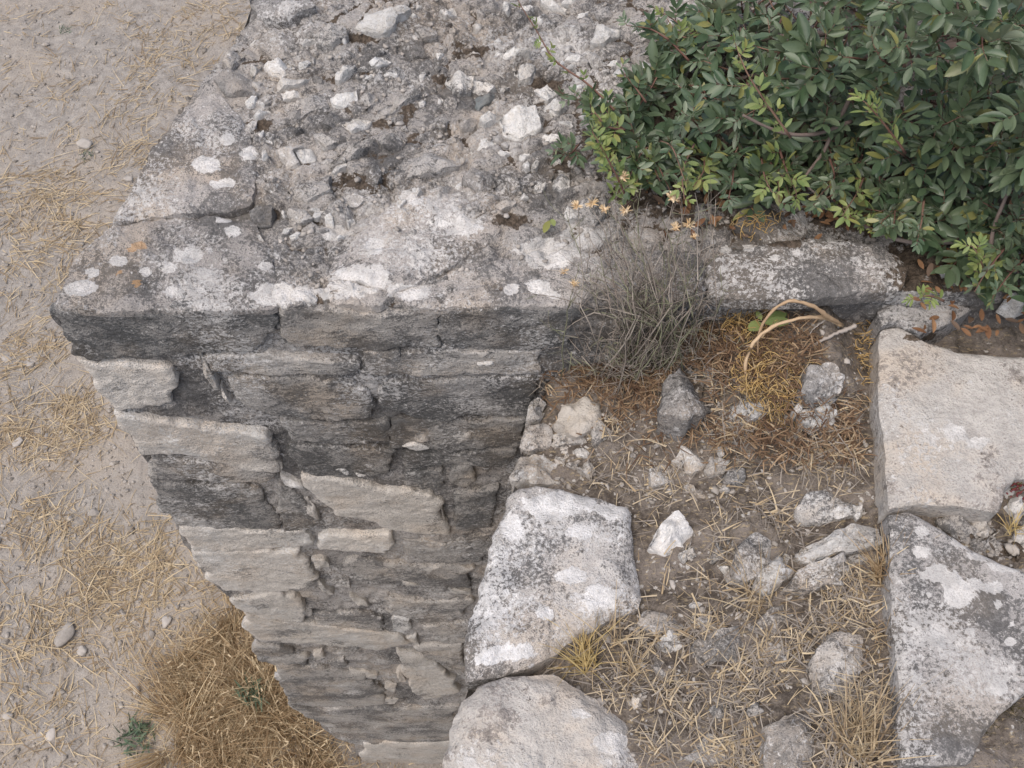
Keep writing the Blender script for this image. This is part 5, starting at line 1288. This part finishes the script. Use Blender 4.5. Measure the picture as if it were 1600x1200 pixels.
# leaves: the 300 that show largest singly, the rest as one part
Lp = np.array([l[0] for l in leaves]); Ly = np.array([l[1] for l in leaves]); Lz = np.array([l[2] for l in leaves])
Ll = np.array([l[3] for l in leaves]); Lw = np.array([l[4] for l in leaves]); Lyo = np.array([l[5] for l in leaves])
Lx = np.cross(Ly, Lz)
view = VIEW - Lp; dist = np.linalg.norm(view, axis=1)
pc = to_px(Lp + Ly * (Ll * .5)[:, None])
score = Ll * Lw * np.abs(np.sum(view * Lz, 1)) / dist ** 3 * (0.5 + Lp[:, 2] * 2)
score *= (pc[:, 0] > 860) & (pc[:, 0] < 1595) & (pc[:, 1] > 5) & (pc[:, 1] < 480)
order = np.argsort(-score); single = np.zeros(len(leaves), bool); single[order[:300]] = True
variants = {}
for yg in (False, True):
    for j in range(6):
        me = new_mesh('leaf', leaf_shape(1.0, rs.uniform(.15, .5), rs.uniform(-.02, .16), rs.uniform(-.3, .3)) * np.array([1, 1, 1]), LF)
        me.materials.append(M['leaf_young' if yg else 'leaf']); variants[(yg, j)] = me
for i in order[:300]:
    o = bpy.data.objects.new('leaf', variants[(bool(Lyo[i]), int(rs.integers(6)))]); COL.objects.link(o)
    o.parent = BUSH
    m = Matrix(np.column_stack([Lx[i] * Lw[i], Ly[i] * Ll[i], Lz[i] * Ll[i]]).tolist()).to_4x4()
    m.translation = Vector(Lp[i] - ROOT)
    o.matrix_local = m
for yg in (False, True):
    idx = np.where(~single & (Lyo == yg))[0]
    n = len(idx)
    fold = rs.uniform(.15, .5, n); bend = rs.uniform(-.02, .16, n)
    x = LV[None, :, 0] * Lw[idx, None]; y = LV[None, :, 1] * Ll[idx, None]
    z = np.abs(x) * fold[:, None] - bend[:, None] * LV[None, :, 1] ** 2 * Ll[idx, None]
    V = Lp[idx, None] + x[..., None] * Lx[idx, None] + y[..., None] * Ly[idx, None] + z[..., None] * Lz[idx, None]
    F = (LF[None] + (np.arange(n) * len(LV))[:, None, None]).reshape(-1, 4)
    tag(obj('foliage', new_mesh('foliage', V.reshape(-1, 3), F), M['leaf_young' if yg else 'leaf'], BUSH), kind='stuff')

# fallen leaves and brown moss under the bush
M['dead_leaf'] = flat_mat('dead_leaf', (0.15, 0.075, 0.04), (0.29, 0.165, 0.085), 60, 0.8, 0.2, (0.13, 0.09, 0.065))
bag = Bag(); n = 0
for _ in range(520):
    p = np.array([rs.uniform(980, 1620), rs.uniform(230, 530)])
    lim = np.interp(p[0], [980, 1100, 1240, 1420, 1440, 1620], [350, 372, 370, 365, 525, 528])
    if p[1] > lim: continue
    if p[1] > 470: z = -0.03
    else: z = None
    w = at_z(p, 0.0)[0]
    z = core_z(w[0], w[1]) + .006 + rs.uniform(0, .008) if z is None and w[1] > YF else -0.034
    w = at_z(p, z)[0]
    L = rs.uniform(.016, .03)
    a = rs.uniform(0, 6.283); y = np.array([math.cos(a), math.sin(a), rs.normal(0, .2)]); y /= np.linalg.norm(y)
    zz = np.array([rs.normal(0, .35), rs.normal(0, .35), 1.0]); zz -= y * (y @ zz); zz /= np.linalg.norm(zz); x = np.cross(y, zz)
    S = leaf_shape(.38, rs.uniform(.2, .7), rs.uniform(-.2, .2)) * L
    bag.add(w + S[:, :1] * x + S[:, 1:2] * y + S[:, 2:] * zz, LF)
tag(obj('leaf_litter', bag.mesh('leaf_litter'), M['dead_leaf']), 'orange-brown fallen leaves lying under the green bush', 'leaf litter', kind='stuff')

# ------------------------------------------------------------------ dead shrub in front of the bush
SH = empty('dead_shrub', at_z((1005, 572), -0.20)[0])
tag(SH, 'dead grey twiggy shrub with dry flower heads in the tower corner', 'shrub')
M['dead_twig'] = flat_mat('dead_twig', (0.15, 0.12, 0.10), (0.38, 0.335, 0.285), 40, 0.9, 0.15, (0.20, 0.20, 0.13))
M['flower'] = flat_mat('dry_flower', (0.52, 0.36, 0.19), (0.72, 0.60, 0.44), 90, 0.8, 0.2)
rs = np.random.default_rng(515)
O = np.array(SH.location)
bag = Bag()
tgt = [(905, 330), (945, 325), (975, 335), (1050, 315), (1060, 300), (1078, 352), (1070, 400), (890, 430), (915, 445), (1000, 350), (1030, 370), (960, 380), (880, 505), (940, 550), (1100, 440), (1110, 480), (1085, 540), (1060, 570), (980, 590), (930, 580), (1000, 420), (970, 460), (1040, 430), (1010, 480), (950, 500), (1030, 520), (920, 470), (1070, 470)]
def fork(cur, r0, depth):
    V, F = tube(cur, np.linspace(r0, r0 * .5, len(cur)), 3); bag.add(V, F)
    if depth == 0: return
    for j in range(int(rs.integers(2, 5))):
        i = int(rs.integers(2, len(cur) - 1)); dd = cur[i] - cur[i - 1]; dd /= np.linalg.norm(dd) + 1e-9
        dd = dd * .7 + rs.normal(0, .55, 3); dd[2] += .15; L = rs.uniform(.025, .075) * (1 if depth == 2 else .6)
        e = cur[i] + dd * L
        if e[1] > YF - .01 and e[2] < .03: e[2] = .03 + rs.uniform(0, .02)
        c2 = spline(np.stack([cur[i], (cur[i] + e) / 2 + rs.normal(0, .006, 3), e + rs.normal(0, .004, 3)]), 6)
        fork(c2, r0 * .6, depth - 1)
for k in range(74):
    p = np.array(tgt[k % len(tgt)], float) + rs.normal(0, 24 if k >= len(tgt) else 3, 2)
    zt_ = np.interp(p[1], [300, 420, 520, 600], [.10, .05, -.06, -.17]) + rs.normal(0, .02)
    e = at_z(p, zt_)[0]
    b0 = O + np.array([rs.normal(0, .05), rs.normal(0, .03), 0]); b0[1] = min(b0[1], YF - .03)
    mid = b0 * .5 + e * .5 + rs.normal(0, .022, 3) + np.array([0, 0, .02])
    if e[1] > YF - .02:
        mid = np.array([b0[0] * .5 + e[0] * .5, YF - rs.uniform(.015, .05), max(.03, e[2] * .5 + .01)]) + rs.normal(0, .012, 3)
    cur = spline(np.stack([b0, mid, e]), 10)
    cur[1:-1] += rs.normal(0, .0035, (8, 3))
    fork(cur, rs.uniform(.0011, .0019), 2)
tag(obj('twigs', bag.mesh('twigs'), M['dead_twig'], SH), kind='stuff')
nb = 900                                         # dead needle leaves inside
a = rs.uniform(0, 1, nb)
px_ = np.column_stack([rs.normal(1005, 58, nb), rs.normal(500, 60, nb)])
zb = np.interp(px_[:, 1], [380, 480, 560, 620], [-.04, -.10, -.17, -.21]) + rs.normal(0, .02, nb)
w = at_z(px_, zb)
w[:, 1] = np.minimum(w[:, 1], YF - .012 - np.abs(rs.normal(0, .02, nb)))
d = rs.normal(size=(nb, 3)); d[:, 2] = np.abs(d[:, 2]); d /= np.linalg.norm(d, axis=1)[:, None]
V, F = ribbons(w, d, rs.uniform(.015, .045, nb), rs.uniform(.0008, .0018, nb), rs.normal(0, .006, (nb, 3)), rs.normal(size=(nb, 3)), 3, rs)
tag(obj('dead_needles', new_mesh('dead_needles', V, F, False), M['dead_twig'], SH), kind='stuff')
def head(p, z, r, parent):
    c = at_z(p, z)[0]
    b = Bag()
    V, F = rock(c, (r * .45, r * .45, r * .4), int(rs.integers(1e6)), nf=3, res=(6, 8)); b.add(V, F)
    n = 26; d = rs.normal(size=(n, 3)); d[:, 2] = np.abs(d[:, 2]) * .8; d /= np.linalg.norm(d, axis=1)[:, None]
    r *= 1.35
    V, F = ribbons(np.repeat(c[None], n, 0), d, np.full(n, r), np.full(n, r * .28), np.zeros((n, 3)), rs.normal(size=(n, 3)), 2, rs); b.add(V, F)
    return obj('flower_head', b.mesh('flower_head', False), M['flower'], parent)
for (p, z, r) in [((901, 322), .10, .009), ((925, 318), .11, .010), ((945, 327), .10, .008), ((978, 330), .09, .010), ((972, 278), .12, .010), ((1051, 310), .10, .011), ((1056, 356), .08, .009), ((1076, 352), .08, .010), ((1085, 370), .07, .006), ((882, 425), .03, .007), ((897, 444), .02, .008)]:
    head(p, z, r, SH)

# curled dry leaf stalks
SQ = empty('dry_stalk', at_z((1318, 512), -0.065)[0])
tag(SQ, 'two long tan leaf stalks curling in arches above the brown tendrils', 'dry plant')
M['stalk'] = flat_mat('stalk', (0.30, 0.19, 0.11), (0.56, 0.42, 0.27), 110, 0.75, 0.25)
M['stalk_grey'] = flat_mat('stalk_grey', (0.26, 0.22, 0.19), (0.38, 0.34, 0.30), 25, 0.7, 0.3)
def strap(pts, zz, wid, mat, label=None):
    c = np.vstack([at_z(p_, z_) for p_, z_ in zip(pts, zz)])
    cur = spline(c, 30)
    cur[1:-1] += np.random.default_rng(len(pts) * 7).normal(0, .0006, (28, 3))
    wv_ = np.interp(np.linspace(0, 1, 30), np.linspace(0, 1, len(wid)), wid) * (1 + .22 * np.random.default_rng(len(pts)).normal(0, 1, 30).clip(-1, 1.5))
    V, F = tube(cur, wv_, 6)
    V = V.reshape(30, 6, 3); m = V.mean(1, keepdims=True)
    o = obj('stalk', new_mesh('stalk', V.reshape(-1, 3), F), M[mat], SQ)
    return o
strap([(1176, 634), (1164, 590), (1172, 545), (1202, 514), (1251, 497), (1288, 497), (1316, 510)], [-.13, -.08, -.03, .0, .01, -.02, -.06], [.0016, .0028, .0032, .0034, .0036, .004, .003], 'stalk')
strap([(1196, 582), (1185, 557), (1186, 520), (1206, 487), (1236, 470), (1270, 478), (1294, 495), (1316, 508)], [-.11, -.07, -.02, .025, .045, .03, -.01, -.06], [.001, .0018, .0022, .0024, .0028, .0036, .005, .003], 'stalk')
strap([(1240, 564), (1270, 540), (1305, 522), (1338, 509)], [-.085, -.06, -.045, -.04], [.0008, .0024, .0035, .0045], 'stalk_grey')
strap([(1250, 545), (1270, 515), (1290, 500)], [-.08, -.05, -.04], [.0008, .0013, .0016], 'stalk_grey')
strap([(1278, 622), (1300, 616), (1318, 600), (1320, 580)], [-.10, -.08, -.075, -.085], [.001, .0015, .0015, .001], 'stalk')

# brown curly tendrils
M['tendril'] = flat_mat('tendril', (0.36, 0.225, 0.085), (0.60, 0.43, 0.19), 40, 0.8, 0.25, (0.36, 0.26, 0.14))
def tendrils(pxy, rx, ry, n, seed, label, z0=-.15, hz=.05):
    rs = np.random.default_rng(seed)
    if z0 < -.05:
        for _ in range(3): c0 = at_z(pxy, z0)[0]; z0 = fz(c0[0], c0[1])
    c0 = at_z(pxy, z0)[0]
    bag = Bag()
    for _ in range(n):
        a = rs.uniform(0, 6.283); q = math.sqrt(rs.random())
        p = (pxy[0] + rx * q * math.cos(a), pxy[1] + ry * q * math.sin(a))
        b = at_z(p, z0 + rs.uniform(0, hz) * (1 - q * .6))[0]
        m = 7; r = rs.uniform(.006, .022); th = np.linspace(0, rs.uniform(.6, 2.6), m) + rs.uniform(0, 6.28)
        e1 = rs.normal(size=3); e1 /= np.linalg.norm(e1); e2 = np.cross(e1, rs.normal(size=3)); e2 /= np.linalg.norm(e2); e3 = np.cross(e1, e2)
        pts = b + r * (np.cos(th)[:, None] * e1 + np.sin(th)[:, None] * e2) + np.linspace(0, rs.uniform(.0, .02), m)[:, None] * e3
        V, F = tube(pts, .0008, 3); bag.add(V, F)
    o = obj('tendril_clump', bag.mesh('tendril_clump'), M['tendril'], None, c0)
    return tag(o, label, 'dry plant', 'brown curly tendril clumps')
tendrils((1210, 590), 62, 52, 560, 61, 'largest clump of brown curly tendrils under the arching stalks', -.145, .06)
tendrils((1180, 510), 46, 26, 220, 62, 'small clump of brown curly tendrils close to the tower edge', -.12, .04)
tendrils((1195, 655), 44, 22, 130, 63, 'thin clump of brown curly tendrils below the largest clump', -.165, .02)
tendrils((1355, 560), 16, 70, 110, 64, 'reddish strip of dry tendrils along the left side of the beige slab', -.12, .03)
tendrils((1190, 350), 34, 16, 90, 65, 'rusty tendril clump on the tower top in front of the bush', .0, .02)
# seedling with two green leaves
def seedling(c, spec, label, loc, mat='weed'):
    b = Bag()
    for (p, q, z, w_) in spec:
        A, B = at_z(p, z)[0], at_z(q, z + .006)[0]
        y = B - A; L = np.linalg.norm(y); y /= L
        zz = np.array([0, -.1, 1.0]); zz -= y * (y @ zz); zz /= np.linalg.norm(zz)
        S = leaf_shape(w_, .2, .1) * L
        b.add(A + S[:, :1] * np.cross(y, zz) + S[:, 1:2] * y + S[:, 2:] * zz, LF)
    c0 = at_z(c, loc)[0]
    V, F = tube(np.stack([c0, at_z(spec[0][0], spec[0][2])[0]]), .0012, 4); b.add(V, F)
    return tag(obj('seedling', b.mesh('seedling'), M['leaf_young'], None, c0), label, 'seedling', 'green seedlings')
seedling((1190, 520), [((1190, 505), (1170, 514), -.05, .7), ((1190, 500), (1182, 486), -.045, .6), ((1195, 505), (1236, 500), -.05, .45), ((1196, 500), (1230, 488), -.05, .5)], 'green seedling beside the arching stalks', -.085)
seedling((1440, 470), [((1438, 462), (1434, 446), .0, .4), ((1448, 464), (1450, 444), .0, .45)], 'tiny two-leaved green seedling behind the beige slab', -.02)
seedling((862, 348), [((858, 345), (850, 362), .03, .4), ((862, 342), (866, 352), .03, .5)], 'tiny green sprig on the bare tower top left of the dead shrub', .01)
# red sedum in the gap
M['sedum'] = flat_mat('sedum', (0.10, 0.02, 0.022), (0.20, 0.045, 0.045), 40, 0.6, 0.3, (0.10, 0.09, 0.04))
b = Bag(); rs = np.random.default_rng(8)
for _ in range(110):
    p = (1592 + rs.normal(0, 10), 757 + rs.normal(0, 9)); w = at_z(p, -.085 + rs.uniform(0, .012))[0]
    V, F = rock(w, (.0026, .0014, .0016), int(rs.integers(1e6)), nf=3, res=(5, 6)); b.add(V, F)
tag(obj('sedum', b.mesh('sedum'), M['sedum'], None, at_z((1588, 756), -.085)[0]), 'patch of dark red sedum at the right end of the beige slab', 'plant')
# dark moss cushion in the hollow at the lower right
M['moss'] = flat_mat('moss', (0.035, 0.03, 0.015), (0.10, 0.085, 0.04), 120, 0.95, 0.1)
tuft('moss_tuft', (1575, 1160), -0.10, 1600, .03, .0016, .8, 'moss', 'dark brown moss in the hollow at the lower right corner', (-.2, .1), 55, .055, None, 'moss')
